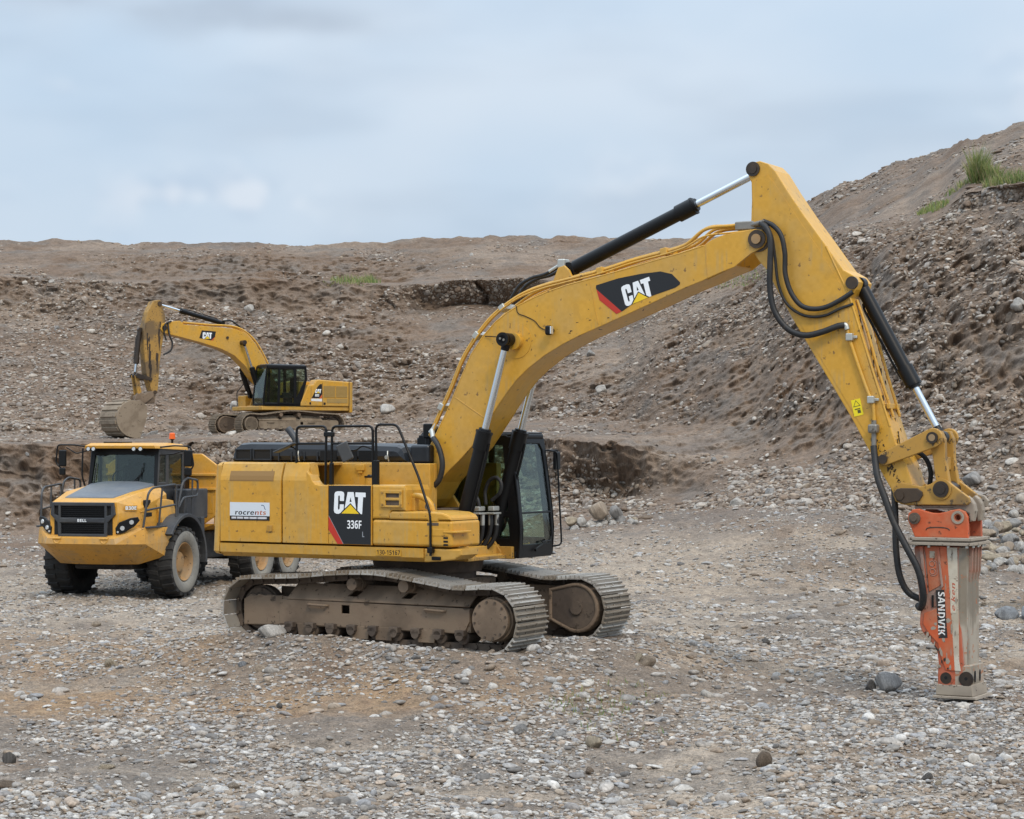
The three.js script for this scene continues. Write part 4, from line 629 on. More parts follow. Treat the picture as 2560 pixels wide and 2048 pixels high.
  mesh('cylinder_bracket', [ex([[2.14, 5.05], [2.60, 5.14], [2.48, 5.38], [2.40, 5.45], [2.30, 5.42]], -0.17, -0.12, 0.01), ex([[2.14, 5.05], [2.60, 5.14], [2.48, 5.38], [2.40, 5.45], [2.30, 5.42]], 0.12, 0.17, 0.01)], M.boomYellow, boom);
  // paint chips: bare marks on the side plate
  const r = rng(77), chips = []; for (let i = 0; i < 14; i++) { const t = r(), x = lerp(1.3, 4.4, r()), yl = x < 2.2 ? 4.2 + (x - 1.3) * 0.1 : lerp(4.35, 5.1, (x - 2.2) / 2.4), yy = yl + (r() - 0.3) * 0.35; const L = 0.01 + r() * 0.05; chips.push(rod([x, yy, 0.3186], [x + L, yy + (r() - 0.3) * 0.05, 0.3186], 0.004 + r() * 0.004, 0.003, 5)); }
  mesh('paint_chips', chips, M.oil, boom);
  const m = print(1.32, 0.57, 700, (x, W, H) => {
    x.fillStyle = '#17191d'; x.fillRect(0, 0, W, H); x.fillStyle = '#b5301f'; x.beginPath(); x.moveTo(0, H * 0.36); x.lineTo(W * 0.32, H * 0.96); x.lineTo(W * 0.25, H); x.lineTo(W * 0.04, H * 0.66); x.fill();
    x.save(); x.translate(W * 0.29, H * 0.34); x.rotate(-0.30); x.transform(1, 0, 0.02, 1, 0, 0); logo(x, 0, 0, W * 0.36, H * 0.52); x.restore();
  });
  sticker('boom_badge', [[2.995, 5.10], [3.0, 5.13], [3.35, 5.215], [3.72, 5.265], [3.90, 5.275], [4.0, 5.285], [4.18, 5.24], [4.305, 5.12], [4.30, 5.09], [4.23, 5.05], [3.86, 4.945], [3.56, 4.84], [3.41, 4.75], [3.32, 4.715], [3.05, 4.92]], 0.3185, m, boom);
  for (const zz of [0.52, -0.52]) cylinder(exc, [0.80, 1.38], [1.665, 4.39], 0.56, zz, 0.098, { pipeSide: -1, pipeZ: zz > 0 ? 0.0 : 0.0 });
  cylinder(exc, [2.42, 5.40], [5.37, 6.62], 0.66, 0, 0.10, { noPipe: true });
}
// stick
{
  const BY = M.boomYellow;
  const S = [[5.29, 6.62], [5.31, 6.52], [5.345, 6.44], [5.35, 6.20], [5.34, 5.93], [5.30, 5.70], [5.33, 5.55], [5.45, 5.37], [5.58, 5.23], [5.68, 5.03], [5.94, 4.57], [6.20, 4.15], [6.50, 3.67], [6.79, 3.20], [6.98, 2.86], [7.11, 2.64], [7.21, 2.47], [7.33, 2.27], [7.37, 2.14], [7.46, 2.10], [7.55, 2.15], [7.62, 2.30], [7.52, 2.62], [7.38, 2.90], [7.30, 3.14], [7.05, 3.83], [6.86, 4.49], [6.77, 4.82], [6.84, 4.93], [6.87, 5.03], [6.80, 5.12], [6.66, 5.20], [6.50, 5.42], [6.34, 5.64], [6.10, 5.96], [5.86, 6.31], [5.69, 6.58], [5.59, 6.68], [5.47, 6.725], [5.36, 6.71]];
  const stick = mesh('stick', [ex(S, -0.262, 0.262, 0.012)], BY, exc);
  mesh('reinforcement_plate', [ex([[5.36, 6.40], [5.50, 6.52], [5.58, 6.53], [5.66, 6.44], [6.30, 5.52], [6.62, 5.02], [6.80, 4.40], [7.0, 3.75], [7.2, 3.1], [7.02, 2.95], [6.5, 3.78], [5.98, 4.62], [5.72, 5.08], [5.62, 5.30], [5.45, 5.5], [5.38, 5.9]], 0.262, 0.268, 0.002)], BY, stick);
  mesh('front_face_bar', [rod([6.42, 5.52, 0.255], [6.74, 4.86, 0.255], 0.016, 0.016, 8), rod([6.74, 4.86, 0.255], [7.30, 3.12, 0.255], 0.016, 0.016, 8)], BY, stick);
  mesh('rod_pin', [disc(5.375, 6.62, -0.30, 0.30, 0.062, 24), disc(5.375, 6.62, 0.262, 0.285, 0.10, 28), disc(5.375, 6.62, -0.285, -0.262, 0.10, 28)], M.oil, stick);
  mesh('cylinder_pin', [disc(6.79, 5.02, -0.27, 0.29, 0.055, 20), disc(6.79, 5.02, 0.262, 0.295, 0.085, 24)], M.oil, stick);
  mesh('bushing', [disc(5.455, 5.66, 0.262, 0.285, 0.17, 32), disc(5.455, 5.66, -0.285, -0.262, 0.17, 32)], M.oil, stick);
  mesh('hydraulic_line', [hose([[6.73, 4.40, 0.30], [6.76, 4.28, 0.30], [7.01, 3.58, 0.30], [7.08, 3.42, 0.30], [7.10, 3.20, 0.30], [7.10, 2.98, 0.30]], 0.024, 60)], BY, stick);
  for (const [x, y] of [[6.765, 4.30], [7.06, 3.47]]) mesh('line_clamp', [box(x - 0.045, x + 0.05, y - 0.05, y + 0.05, 0.262, 0.35, 0.015), box(x + 0.03, x + 0.1, y - 0.02, y + 0.02, 0.262, 0.30, 0.01)], M.fitting, stick);
  mesh('shut_off_valve', [box(7.04, 7.17, 3.03, 3.15, 0.27, 0.40, 0.03), rod([7.10, 3.2, 0.31], [7.10, 2.84, 0.31], 0.034), disc(7.10, 3.09, 0.40, 0.43, 0.025, 12)], M.steel, stick);
  const rim = []; mesh('front_hoses_guard', [hose([[6.80, 4.80, 0.12], [6.93, 4.45, 0.14], [7.12, 3.80, 0.14], [7.30, 3.25, 0.12]], 0.02), hose([[6.84, 4.80, -0.05], [6.97, 4.45, -0.05], [7.16, 3.80, -0.05], [7.33, 3.25, -0.05]], 0.02), box(7.20, 7.28, 3.35, 3.42, -0.2, 0.2, 0.01)], BY, stick);
  const warn = print(0.15, 0.2, 800, (x, W, H) => { x.fillStyle = '#e6d21c'; x.fillRect(0, 0, W, H); x.strokeStyle = '#5e5a20'; x.lineWidth = W * 0.06; x.beginPath(); x.moveTo(W * 0.5, H * 0.08); x.lineTo(W * 0.85, H * 0.42); x.lineTo(W * 0.15, H * 0.42); x.closePath(); x.stroke(); x.fillStyle = '#4c4a22'; x.fillRect(W * 0.2, H * 0.56, W * 0.6, H * 0.07); x.fillRect(W * 0.45, H * 0.66, W * 0.35, H * 0.2); });
  { const s = sticker('warning_sticker', [[-0.065, -0.11], [0.065, -0.11], [0.065, 0.11], [-0.065, 0.11]], 0.2685, warn, stick); s.position.set(6.855, 3.37, 0); s.rotation.z = 0.22; }
  const r = rng(5), gr = []; // flaked and oily marks round the linkage end
  for (let i = 0; i < 60; i++) { const t = r(), x = lerp(7.08, 7.5, t) + (r() - 0.5) * 0.1, y = lerp(3.0, 2.3, t) + (r() - 0.5) * 0.16; gr.push(rod([x, y, 0.2615], [x + (r() - 0.5) * 0.05, y - r() * 0.06, 0.2625], 0.006 + 0.008 * r(), 0.004, 5)); }
  for (let i = 0; i < 36; i++) { const t = r(), y = lerp(4.7, 2.5, t), x = lerp(6.79, 7.55, (4.7 - y) / 2.2) ; const xx = y > 3.14 ? lerp(6.80, 7.30, (4.7 - y) / 1.56) : lerp(7.30, 7.56, (3.14 - y) / 0.64), z = (r() - 0.5) * 0.4; gr.push(rod([xx + 0.002, y, z], [xx + 0.012, y - 0.04 - r() * 0.08, z], 0.006 + 0.01 * r(), 0.006, 5)); }
  mesh('oil_marks', gr, M.oil, stick);
  mesh('stick_hose', [hose([[5.52, 5.87, 0.34], [5.62, 5.80, 0.40], [5.69, 5.64, 0.42], [5.69, 5.32, 0.43], [5.685, 5.0, 0.43], [5.74, 4.70, 0.43], [5.86, 4.50, 0.42], [6.0, 4.385, 0.41], [6.18, 4.335, 0.39], [6.40, 4.375, 0.36], [6.62, 4.45, 0.33], [6.70, 4.46, 0.31]], 0.042, 110)], M.hose, stick);
  mesh('hose_elbow', [hose([[6.66, 4.455, 0.32], [6.71, 4.46, 0.31], [6.735, 4.40, 0.31]], 0.036)], M.fitting, stick);
  mesh('stick_hose', [hose([[5.54, 5.90, 0.30], [5.70, 5.83, 0.36], [5.82, 5.70, 0.38], [5.88, 5.46, 0.38], [5.885, 5.16, 0.37], [5.97, 4.90, 0.36], [6.10, 4.74, 0.35], [6.24, 4.69, 0.34], [6.42, 4.70, 0.33], [6.63, 4.79, 0.31], [6.80, 4.90, 0.27]], 0.034, 100)], M.hose, stick);
  mesh('stick_hose', [hose([[5.52, 5.88, 0.25], [5.66, 5.72, 0.33], [5.72, 5.42, 0.34], [5.77, 5.04, 0.34], [5.88, 4.78, 0.33], [6.06, 4.635, 0.32], [6.23, 4.585, 0.31], [6.43, 4.60, 0.30], [6.62, 4.68, 0.29], [6.80, 4.74, 0.26]], 0.02, 100)], M.hose, stick);
  cylinder(exc, [6.80, 5.02], [7.915, 2.975], 0.66, 0, 0.088, { pipeSide: -1 });
}
// bucket linkage and coupler
{
  const G = M.grimy;
  const bone = (() => { const a = [7.24, 2.69], b = [7.91, 2.97], P = [], th = Math.atan2(b[1] - a[1], b[0] - a[0]); for (let i = 0; i <= 8; i++) { const t = th + Math.PI / 2 + i / 8 * Math.PI; P.push([a[0] + 0.085 * Math.cos(t), a[1] + 0.085 * Math.sin(t)]); } for (let i = 0; i <= 8; i++) { const t = th - Math.PI / 2 + i / 8 * Math.PI; P.push([b[0] + 0.125 * Math.cos(t), b[1] + 0.125 * Math.sin(t)]); } return P; })();
  for (const s of [1, -1]) { const l = mesh('guide_link', [ex(bone, ...(s > 0 ? [0.29, 0.35] : [-0.35, -0.29]), 0.01)], G, exc); mesh('link_pin', [disc(7.91, 2.97, ...(s > 0 ? [0.35, 0.39] : [-0.39, -0.35]), 0.075, 20), disc(7.24, 2.69, ...(s > 0 ? [0.35, 0.375] : [-0.375, -0.35]), 0.06, 20)], M.oil, l); mesh('pin_washer', [disc(7.91, 2.97, ...(s > 0 ? [0.39, 0.395] : [-0.395, -0.39]), 0.045, 16)], M.rim, l); }
  mesh('link_shaft', [disc(7.91, 2.97, -0.36, 0.36, 0.06, 20), disc(7.24, 2.69, -0.36, 0.36, 0.05, 20)], M.oil, exc);
  for (const s of [1, -1]) mesh('power_link', [ex([[7.82, 2.93], [7.86, 3.06], [7.98, 3.06], [8.03, 2.95], [8.035, 2.7], [8.09, 2.36], [8.05, 2.24], [7.95, 2.24], [7.91, 2.36], [7.87, 2.7]], ...(s > 0 ? [0.13, 0.23] : [-0.23, -0.13]), 0.012)], G, exc);
  mesh('link_brace', [box(7.92, 8.0, 2.55, 2.72, -0.13, 0.13, 0.01)], G, exc);
  const cp = [[7.34, 2.22], [7.36, 2.33], [7.44, 2.39], [7.58, 2.37], [7.72, 2.335], [7.85, 2.37], [7.92, 2.42], [8.0, 2.44], [8.09, 2.40], [8.36, 2.20], [8.37, 2.14], [8.33, 2.105], [7.50, 2.095], [7.38, 2.14]];
  const c = mesh('quick_coupler', [ex(cp, 0.20, 0.275, 0.012), ex(cp, -0.275, -0.20, 0.012), box(7.50, 8.3, 2.085, 2.14, -0.2, 0.2, 0.01), box(7.6, 7.75, 2.08, 2.3, -0.2, 0.2, 0.02)], G, exc);
  mesh('link_pad', [ex([[7.36, 2.25], [7.40, 2.30], [7.46, 2.315], [7.68, 2.315], [7.75, 2.27], [7.755, 2.22], [7.71, 2.15], [7.5, 2.11], [7.40, 2.15]], 0.275, 0.30, 0.01)], M.oil, c);
  mesh('coupler_pin', [disc(7.45, 2.215, -0.32, 0.32, 0.055, 20), disc(8.0, 2.305, -0.315, 0.315, 0.105, 28), disc(8.0, 2.305, 0.28, 0.33, 0.06, 16)], M.oil, c);
  mesh('pin_collar', [disc(8.0, 2.305, 0.275, 0.295, 0.135, 30), disc(8.0, 2.305, -0.295, -0.275, 0.135, 30)], G, c);
  const hook = [[8.16, 2.10], [8.32, 2.22], [8.37, 2.18], [8.41, 2.12], [8.43, 2.03], [8.40, 1.90], [8.35, 1.89], [8.34, 1.99], [8.26, 2.03], [8.10, 2.04], [7.7, 2.04], [7.7, 2.09]];
  mesh('coupler_hook', [ex(hook, 0.10, 0.22, 0.02), ex(hook, -0.22, -0.10, 0.02), box(7.62, 8.15, 2.04, 2.085, -0.22, 0.22, 0.01)], M.dustySteel, c);
  mesh('coupler_nose', [ex([[8.10, 2.12], [8.30, 2.24], [8.40, 2.22], [8.46, 2.15], [8.44, 2.07], [8.36, 2.06], [8.36, 1.90], [8.30, 1.90], [8.28, 2.06]], -0.30, -0.23, 0.015, [[[8.385, 2.12], [8.36, 2.15], [8.40, 2.19], [8.425, 2.15]]])], M.dustySteel, c);
  mesh('arc_hose', [hose([[7.40, 2.66, 0.0], [7.48, 2.78, 0.05], [7.60, 2.79, 0.08], [7.73, 2.69, 0.08], [7.79, 2.52, 0.08], [7.775, 2.34, 0.08], [7.77, 2.2, 0.08]], 0.032, 50), hose([[7.42, 2.7, -0.05], [7.45, 2.58, -0.05], [7.50, 2.5, -0.05]], 0.025)], M.matteBlack, c);
}
// hydraulic breaker
{
  const O = M.orange, W = M.orangeWorn;
  const prof = [[7.63, 1.57], [7.66, 1.25], [7.695, 0.92], [7.715, 0.72], [7.705, 0.56], [7.73, 0.47], [7.80, 0.39], [7.90, 0.29], [7.94, 0.20], [7.955, 0.06], [7.945, -0.05], [7.94, -0.33], [8.38, -0.33], [8.37, 0.1], [8.30, 0.8], [8.31, 1.57]];
  const chamfer = [[-0.30, 0], [0.30, 0]];
  const housing = mesh('hydraulic_breaker', [ex(prof.map(([x, y]) => [Math.min(x, 8.24 + (x > 8.3 ? (x - 8.3) * 0.8 : 0)), y]), -0.30, 0.30, 0.02)], W, exc);
  housing.userData.label = 'orange hydraulic breaker hanging from the stick with its grey dusty front';
  // front wall, dusty grey, with chamfered corners
  mesh('front_wall', [exY([[8.20, 0.299], [8.25, 0.297], [8.315, 0.235], [8.325, -0.235], [8.25, -0.297], [8.20, -0.299]], 0.0, 1.56, 0.004), exY([[8.18, 0.301], [8.30, 0.299], [8.375, 0.235], [8.385, -0.235], [8.30, -0.299], [8.18, -0.301]], -0.335, 0.05, 0.01)], M.breakerFront, housing);
  for (const z of [0.13, 0.0, -0.12, -0.22]) mesh('front_rib', [ex([[8.31, 1.56], [8.37, 1.56], [8.36, 1.25], [8.325, 1.12], [8.31, 1.1]], z - 0.012, z + 0.012, 0.004)], W, housing);
  mesh('pale_strip', [ex([[8.075, 1.56], [8.215, 1.56], [8.235, 0.1], [8.255, -0.02], [8.175, -0.02], [8.155, 0.3]], 0.298, 0.308, 0.003)], M.whiteWorn, housing);
  mesh('side_plate', [ex([[7.975, 1.57], [8.075, 1.57], [8.155, 0.3], [8.175, -0.02], [8.06, -0.02], [7.98, 0.2], [7.96, 0.32], [7.84, 0.44], [7.76, 0.56], [7.77, 0.70], [7.93, 0.76], [8.02, 1.06]], 0.298, 0.316, 0.006)], O, housing);
  mesh('side_plate', [ex([[7.785, 1.57], [7.965, 1.57], [8.005, 1.08], [7.93, 1.03], [7.84, 0.98]], 0.298, 0.312, 0.006)], O, housing);
  mesh('vertical_rib', [ex([[7.72, 1.57], [7.765, 1.57], [7.82, 0.95], [7.785, 0.92]], 0.298, 0.345, 0.008)], W, housing);
  mesh('vertical_rib', [ex([[7.945, 1.57], [7.98, 1.57], [8.04, 1.06], [8.01, 1.03]], 0.298, 0.335, 0.008)], W, housing);
  mesh('slot', [box(7.875, 7.905, 0.78, 0.94, 0.312, 0.3185, 0.003)], M.matteBlack, housing);
  mesh('plate_mark', [box(7.85, 7.92, 1.42, 1.505, 0.311, 0.3165, 0.002)], M.whiteWorn, housing);
  // raised ring mark, two rings in a rounded frame
  mesh('ring_mark', [(() => { const g = new THREE.TorusGeometry(0.035, 0.007, 8, 20); g.translate(7.885, 1.345, 0.313); return g; })(), (() => { const g = new THREE.TorusGeometry(0.035, 0.007, 8, 20); g.translate(7.89, 1.245, 0.313); return g; })(), hose([[7.91, 1.39, 0.313], [7.945, 1.37, 0.313], [7.95, 1.29, 0.313], [7.945, 1.21, 0.313], [7.90, 1.19, 0.313], [7.86, 1.20, 0.313]], 0.007)], M.orangeWorn, housing);
  mesh('flange', [box(7.60, 8.42, 1.645, 1.685, -0.42, 0.42, 0.008), box(7.60, 8.42, 1.585, 1.625, -0.42, 0.42, 0.008), box(7.64, 8.38, 1.62, 1.65, -0.38, 0.38, 0)], M.dustySteel, housing);
  const fb = []; for (const x of [7.66, 7.86, 8.12, 8.36]) for (const zz of [0.40, -0.40]) fb.push(rod([x, 1.555, zz * 0.93], [x, 1.59, zz * 0.93], 0.022, 0.022, 6)); for (const zz of [-0.2, 0, 0.2]) fb.push(rod([8.39, 1.555, zz], [8.39, 1.59, zz], 0.02, 0.02, 6)); mesh('flange_bolts', fb, M.fitting, housing);
  const plate = [[7.65, 1.68], [7.60, 1.80], [7.555, 1.90], [7.56, 1.98], [7.62, 2.04], [7.70, 2.05], [7.78, 2.025], [7.88, 2.0], [7.97, 1.997], [8.07, 2.015], [8.15, 2.04], [8.24, 2.055], [8.32, 2.02], [8.355, 1.95], [8.36, 1.68]];
  for (const s of [1, -1]) { const hole = []; for (let i = 0; i < 18; i++) { const a = -i / 18 * Math.PI * 2; hole.push([8.225 + 0.05 * Math.cos(a), 1.945 + 0.05 * Math.sin(a)]); } mesh('mounting_bracket', [ex(plate, ...(s > 0 ? [0.25, 0.31] : [-0.31, -0.25]), 0.012, [hole])], s > 0 ? O : M.orangeWorn, housing); }
  const ring = []; for (let i = 0; i < 24; i++) { const a = i / 24 * Math.PI * 2; ring.push([8.225 + 0.085 * Math.cos(a), 1.945 + 0.085 * Math.sin(a)]); } const ringh = []; for (let i = 0; i < 24; i++) { const a = -i / 24 * Math.PI * 2; ringh.push([8.225 + 0.052 * Math.cos(a), 1.945 + 0.052 * Math.sin(a)]); }
  mesh('bore_ring', [ex(ring, 0.31, 0.322, 0.003, [ringh])], M.dustySteel, housing);
  mesh('mounting_pin', [disc(7.655, 1.925, -0.34, 0.345, 0.075, 24), disc(7.655, 1.925, 0.345, 0.37, 0.04, 16)], M.trackDark, housing);
  mesh('bracket_groove', [hose([[7.80, 1.775, 0.3105], [7.82, 1.80, 0.3105], [8.08, 1.805, 0.3105], [8.12, 1.78, 0.3105]], 0.007)], M.oil, housing);
  mesh('bracket_core', [box(7.72, 8.22, 1.66, 1.86, -0.25, 0.25, 0.02)], M.orangeWorn, housing);
  for (const x of [8.06, 8.325]) { const p = mesh('retainer_bore', [disc(x, -0.12, 0.285, 0.309, 0.095, 30)], x < 8.1 ? M.orangeWorn : M.oil, housing); mesh('retainer_pin', [disc(x, -0.12, 0.308, 0.3125, 0.075, 24)], M.oil, p); mesh('pin_hole', [disc(x, -0.115, 0.3115, 0.3145, 0.022, 16)], M.matteBlack, p); }
  for (const z of [0.12, -0.08]) mesh('front_slot', [(() => { const g = new THREE.CylinderGeometry(0.05, 0.05, 0.01, 20); g.rotateZ(Math.PI / 2); g.scale(1, 1.5, 0.5); g.translate(8.385, -0.1, z); return g; })()], M.matteBlack, housing);
  mesh('breaker_foot', [ex([[7.93, -0.20], [8.40, -0.20], [8.41, -0.34], [7.92, -0.34]], -0.31, 0.31, 0.01), ex([[7.90, -0.345], [8.46, -0.345], [8.47, -0.375], [7.89, -0.375]], -0.36, 0.36, 0.006)], M.dustySteel, housing);
  mesh('chisel', [rod([8.16, -0.72, 0], [8.16, -0.37, 0], 0.08, 0.09, 20)], M.steel, housing);
  { // scrapes to bare metal and rust on the edges that hit rock
    const r = rng(19), chip = (list, n, f) => { for (let i = 0; i < n; i++) { const [cx, cy, w, h] = f(), k = 5 + Math.floor(r() * 4), P = []; for (let j = 0; j < k; j++) { const a = j / k * 6.283, q = 0.5 + 0.5 * r(); P.push([cx + w * q * Math.cos(a), cy + h * q * Math.sin(a)]); } list.push(P); } };
    const A = [], B = []; chip(A, 16, () => [lerp(7.80, 8.14, r()), lerp(0.62, -0.02, r()), 0.012 + 0.03 * r(), 0.02 + 0.07 * r()]); chip(A, 10, () => [lerp(8.06, 8.24, r()), lerp(1.5, 0.1, r()), 0.006 + 0.01 * r(), 0.03 + 0.08 * r()]); chip(B, 12, () => { const t = r(); return t < 0.5 ? [lerp(7.74, 7.98, t * 2) , lerp(0.50, 0.18, t * 2) + 0.02, 0.008 + 0.014 * r(), 0.012 + 0.02 * r()] : [7.99 + 0.12 * r(), 0.16 * r(), 0.006 + 0.012 * r(), 0.01 + 0.03 * r()]; });
    mesh('scrape_marks', A.map((P, i) => ex(P, 0.316, 0.3172 + i * 0.00005, 0)), M.dustySteel, housing).userData.kind = 'stuff'; mesh('rust_marks', B.map((P, i) => ex(P, 0.316, 0.319 + i * 0.00005, 0)), M.oil, housing).userData.kind = 'stuff';
  }
  const dm = print(0.115, 0.63, 1100, (x, W, H) => {
    x.fillStyle = '#26221f'; x.fillRect(0, 0, W, H); const r = rng(8);
    x.save(); x.translate(W * 0.28, H * 0.04); x.rotate(Math.PI / 2); x.font = `bold ${Math.round(W * 0.80)}px sans-serif`; const tw = x.measureText('SANDVIK').width; x.scale(H * 0.90 / tw, 1); x.fillStyle = '#e3e2de'; x.fillText('SANDVIK', 0, W * 0.06); x.restore();
    for (let i = 0; i < 60; i++) { x.fillStyle = r() < 0.5 ? '#26221f' : '#a5532e'; const s = r() * W * 0.14; x.fillRect(r() * W, H * (0.3 + 0.7 * r()), s, s * (0.4 + r())); }
  });
  { const s = sticker('breaker_badge', [[7.93, 1.005], [8.045, 1.015], [8.085, 0.40], [7.97, 0.39]], 0.3165, dm, housing); }
  const km = print(0.07, 0.5, 900, (x, W, H) => { x.fillStyle = '#c4bba8'; x.fillRect(0, 0, W, H); x.save(); x.translate(W * 0.82, H * 0.97); x.rotate(-Math.PI / 2); x.font = `italic bold ${Math.round(W * 0.85)}px sans-serif`; x.fillStyle = '#b0553a'; const tw = x.measureText('e ken').width; x.scale(H * 0.86 / tw, 1); x.fillText('e ken', 0, 0); x.restore(); const r = rng(4); for (let i = 0; i < 40; i++) { x.fillStyle = r() < 0.6 ? '#c4bba8' : '#9b8c76'; const s = r() * W * 0.2; x.fillRect(r() * W, r() * H, s, s * 0.6); } });
  sticker('faded_lettering', [[8.125, 0.72], [8.20, 0.72], [8.195, 1.15], [8.12, 1.15]], 0.3085, km, housing);
  mesh('breaker_hose', [hose([[7.10, 2.86, 0.32], [7.13, 2.70, 0.36], [7.19, 2.45, 0.42], [7.30, 2.17, 0.44], [7.42, 1.87, 0.45], [7.60, 1.54, 0.46], [7.74, 1.28, 0.46], [7.80, 1.02, 0.44], [7.79, 0.86, 0.40], [7.73, 0.77, 0.34], [7.69, 0.80, 0.30]], 0.046, 100)], M.hose, housing);
  mesh('breaker_hose', [hose([[7.22, 2.55, -0.1], [7.28, 2.35, 0.05], [7.335, 1.95, 0.16], [7.36, 1.48, 0.2], [7.42, 1.13, 0.2], [7.52, 0.95, 0.18], [7.69, 0.86, 0.15]], 0.044, 80)], M.hose, housing);
}
// hoses at the boom foot
{
  const H = M.hose;
  for (const [p, r] of [[[[0.62, 1.42, 0.2], [0.72, 1.36, 0.15], [0.84, 1.44, 0.1], [0.90, 1.62, 0.1], [0.90, 1.86, 0.1]], 0.032], [[[0.64, 1.40, 0.12], [0.78, 1.35, 0.08], [0.90, 1.44, 0.03], [0.955, 1.64, 0.02], [0.95, 1.86, 0.02]], 0.032], [[[0.66, 1.40, -0.02], [0.86, 1.36, -0.06], [0.97, 1.50, -0.1], [1.02, 1.7, -0.11], [1.02, 1.86, -0.11]], 0.034], [[[0.66, 1.38, -0.1], [0.9, 1.35, -0.14], [1.03, 1.50, -0.18], [1.075, 1.7, -0.19], [1.075, 1.86, -0.19]], 0.034]]) mesh('foot_hose', [hose(p, r, 50)], H, exc);
  mesh('foot_hose', [hose([[0.88, 2.0, -0.2], [0.87, 2.2, -0.2], [0.95, 2.36, -0.2], [1.06, 2.40, -0.2], [1.14, 2.32, -0.2], [1.12, 2.18, -0.2], [0.98, 2.06, -0.2]], 0.028, 60), hose([[0.95, 1.95, 0.1], [0.92, 2.08, 0.1], [0.84, 2.2, 0.1], [0.82, 2.4, 0.1]], 0.028)], H, exc);
  for (const [x, z] of [[0.925, 0.06], [1.045, -0.15]]) { mesh('hose_manifold', [box(x - 0.09, x + 0.07, 1.86, 1.89, z - 0.11, z + 0.11, 0.01), box(x - 0.05, x + 0.05, 1.91, 1.98, z - 0.09, z + 0.09, 0.015), rod([x - 0.03, 1.70, z + 0.04], [x - 0.03, 1.87, z + 0.04], 0.034, 0.034), rod([x + 0.03, 1.70, z - 0.04], [x + 0.03, 1.87, z - 0.04], 0.034)], M.fitting, exc); }
}
// ---------------------------------------------------------------- stones
function stoneGeo(seed, det, flat, angular) {
  const g = new THREE.IcosahedronGeometry(1, det), p = g.attributes.position; const r = rng(seed), ax = 0.75 + 0.5 * r(), az = 0.7 + 0.4 * r();
  const planes = []; for (let i = 0; i < angular; i++) { const n = V(r() - 0.5, r() - 0.5, r() - 0.5).normalize(); planes.push([n, 0.58 + 0.28 * r()]); }
  const v = V(0, 0, 0);
  for (let i = 0; i < p.count; i++) {
    v.fromBufferAttribute(p, i); const k = 1 + 0.22 * fbm(v.x * 1.3 + seed, v.y * 1.3, v.z * 1.3, 3); v.multiplyScalar(k);
    for (const [n, d] of planes) { const t = v.dot(n) - d; if (t > 0) v.addScaledVector(n, -t * 0.9); }
    p.setXYZ(i, v.x * ax, v.y * flat, v.z * az);
  }
  const m = new THREE.BufferGeometry(); m.setAttribute('position', p); 
  // weld for smooth cobbles
  const map = new Map(), idx = [], pts = []; for (let i = 0; i < p.count; i++) { const key = [p.getX(i), p.getY(i), p.getZ(i)].map((q) => q.toFixed(4)).join(); let j = map.get(key); if (j === undefined) { j = pts.length / 3; map.set(key, j); pts.push(p.getX(i), p.getY(i), p.getZ(i)); } idx.push(j); }
  const w = new THREE.BufferGeometry(); w.setAttribute('position', new THREE.Float32BufferAttribute(pts, 3)); w.setIndex(idx); w.computeVertexNormals();
  const uv = new Float32Array(pts.length / 3 * 2); for (let i = 0; i < pts.length / 3; i++) { uv[i * 2] = pts[i * 3] + pts[i * 3 + 1] * 0.4; uv[i * 2 + 1] = pts[i * 3 + 2] + pts[i * 3 + 1] * 0.7; } w.setAttribute('uv', new THREE.BufferAttribute(uv, 2));
  return w;
}
const stoneTex = tex(256, (u, v) => { const f = 0.84 + 0.22 * fbm(u * 6, v * 6, 12, 5, 6) + 0.08 * vnoise(u * 64, v * 64, 2, 64); return [f, f, f]; }, true, 0.5);
const stoneMat = std({ map: stoneTex, roughness: 0.9 });
// floor gravel: grey and tan; slopes: mostly stones still coated with their soil
const stoneCols = [[0.48, 0.44, 0.395], [0.43, 0.385, 0.335], [0.41, 0.395, 0.375], [0.52, 0.48, 0.425], [0.34, 0.31, 0.275], [0.37, 0.365, 0.365], [0.58, 0.545, 0.495], [0.43, 0.35, 0.27], [0.34, 0.26, 0.19], [0.20, 0.185, 0.17], [0.46, 0.37, 0.29], [0.28, 0.26, 0.245], [0.27, 0.21, 0.155], [0.44, 0.41, 0.375], [0.64, 0.61, 0.565]];
const slopeCols = [[0.30, 0.22, 0.16], [0.275, 0.20, 0.145], [0.36, 0.28, 0.21], [0.26, 0.20, 0.15], [0.34, 0.28, 0.23], [0.41, 0.34, 0.27], [0.22, 0.16, 0.115], [0.31, 0.27, 0.235], [0.47, 0.41, 0.345], [0.56, 0.51, 0.445], [0.20, 0.15, 0.11], [0.39, 0.35, 0.31]];
function pickCol(r, list = stoneCols) { const a = list[Math.floor(r() * list.length)], m = 0.82 + 0.42 * r(); return new THREE.Color().setRGB(a[0] * m, a[1] * m, a[2] * m); }
function surf(msh, fu, fw, out) {                                     // point and slope on a sheet
  const { nu, nv } = msh, P = msh.geometry.attributes.position, N = msh.geometry.attributes.normal, i = clamp(Math.floor(fu * nu), 0, nu - 1), j = clamp(Math.floor(fw * nv), 0, nv - 1), a = fu * nu - i, b = fw * nv - j, q = j * (nu + 1) + i;
  const g = (at, k) => lerp(lerp(at.getComponent(q, k), at.getComponent(q + 1, k), a), lerp(at.getComponent(q + nu + 1, k), at.getComponent(q + nu + 2, k), a), b);
  out.p.set(g(P, 0), g(P, 1), g(P, 2)); out.n.set(g(N, 0), g(N, 1), g(N, 2)).normalize(); return out;
}
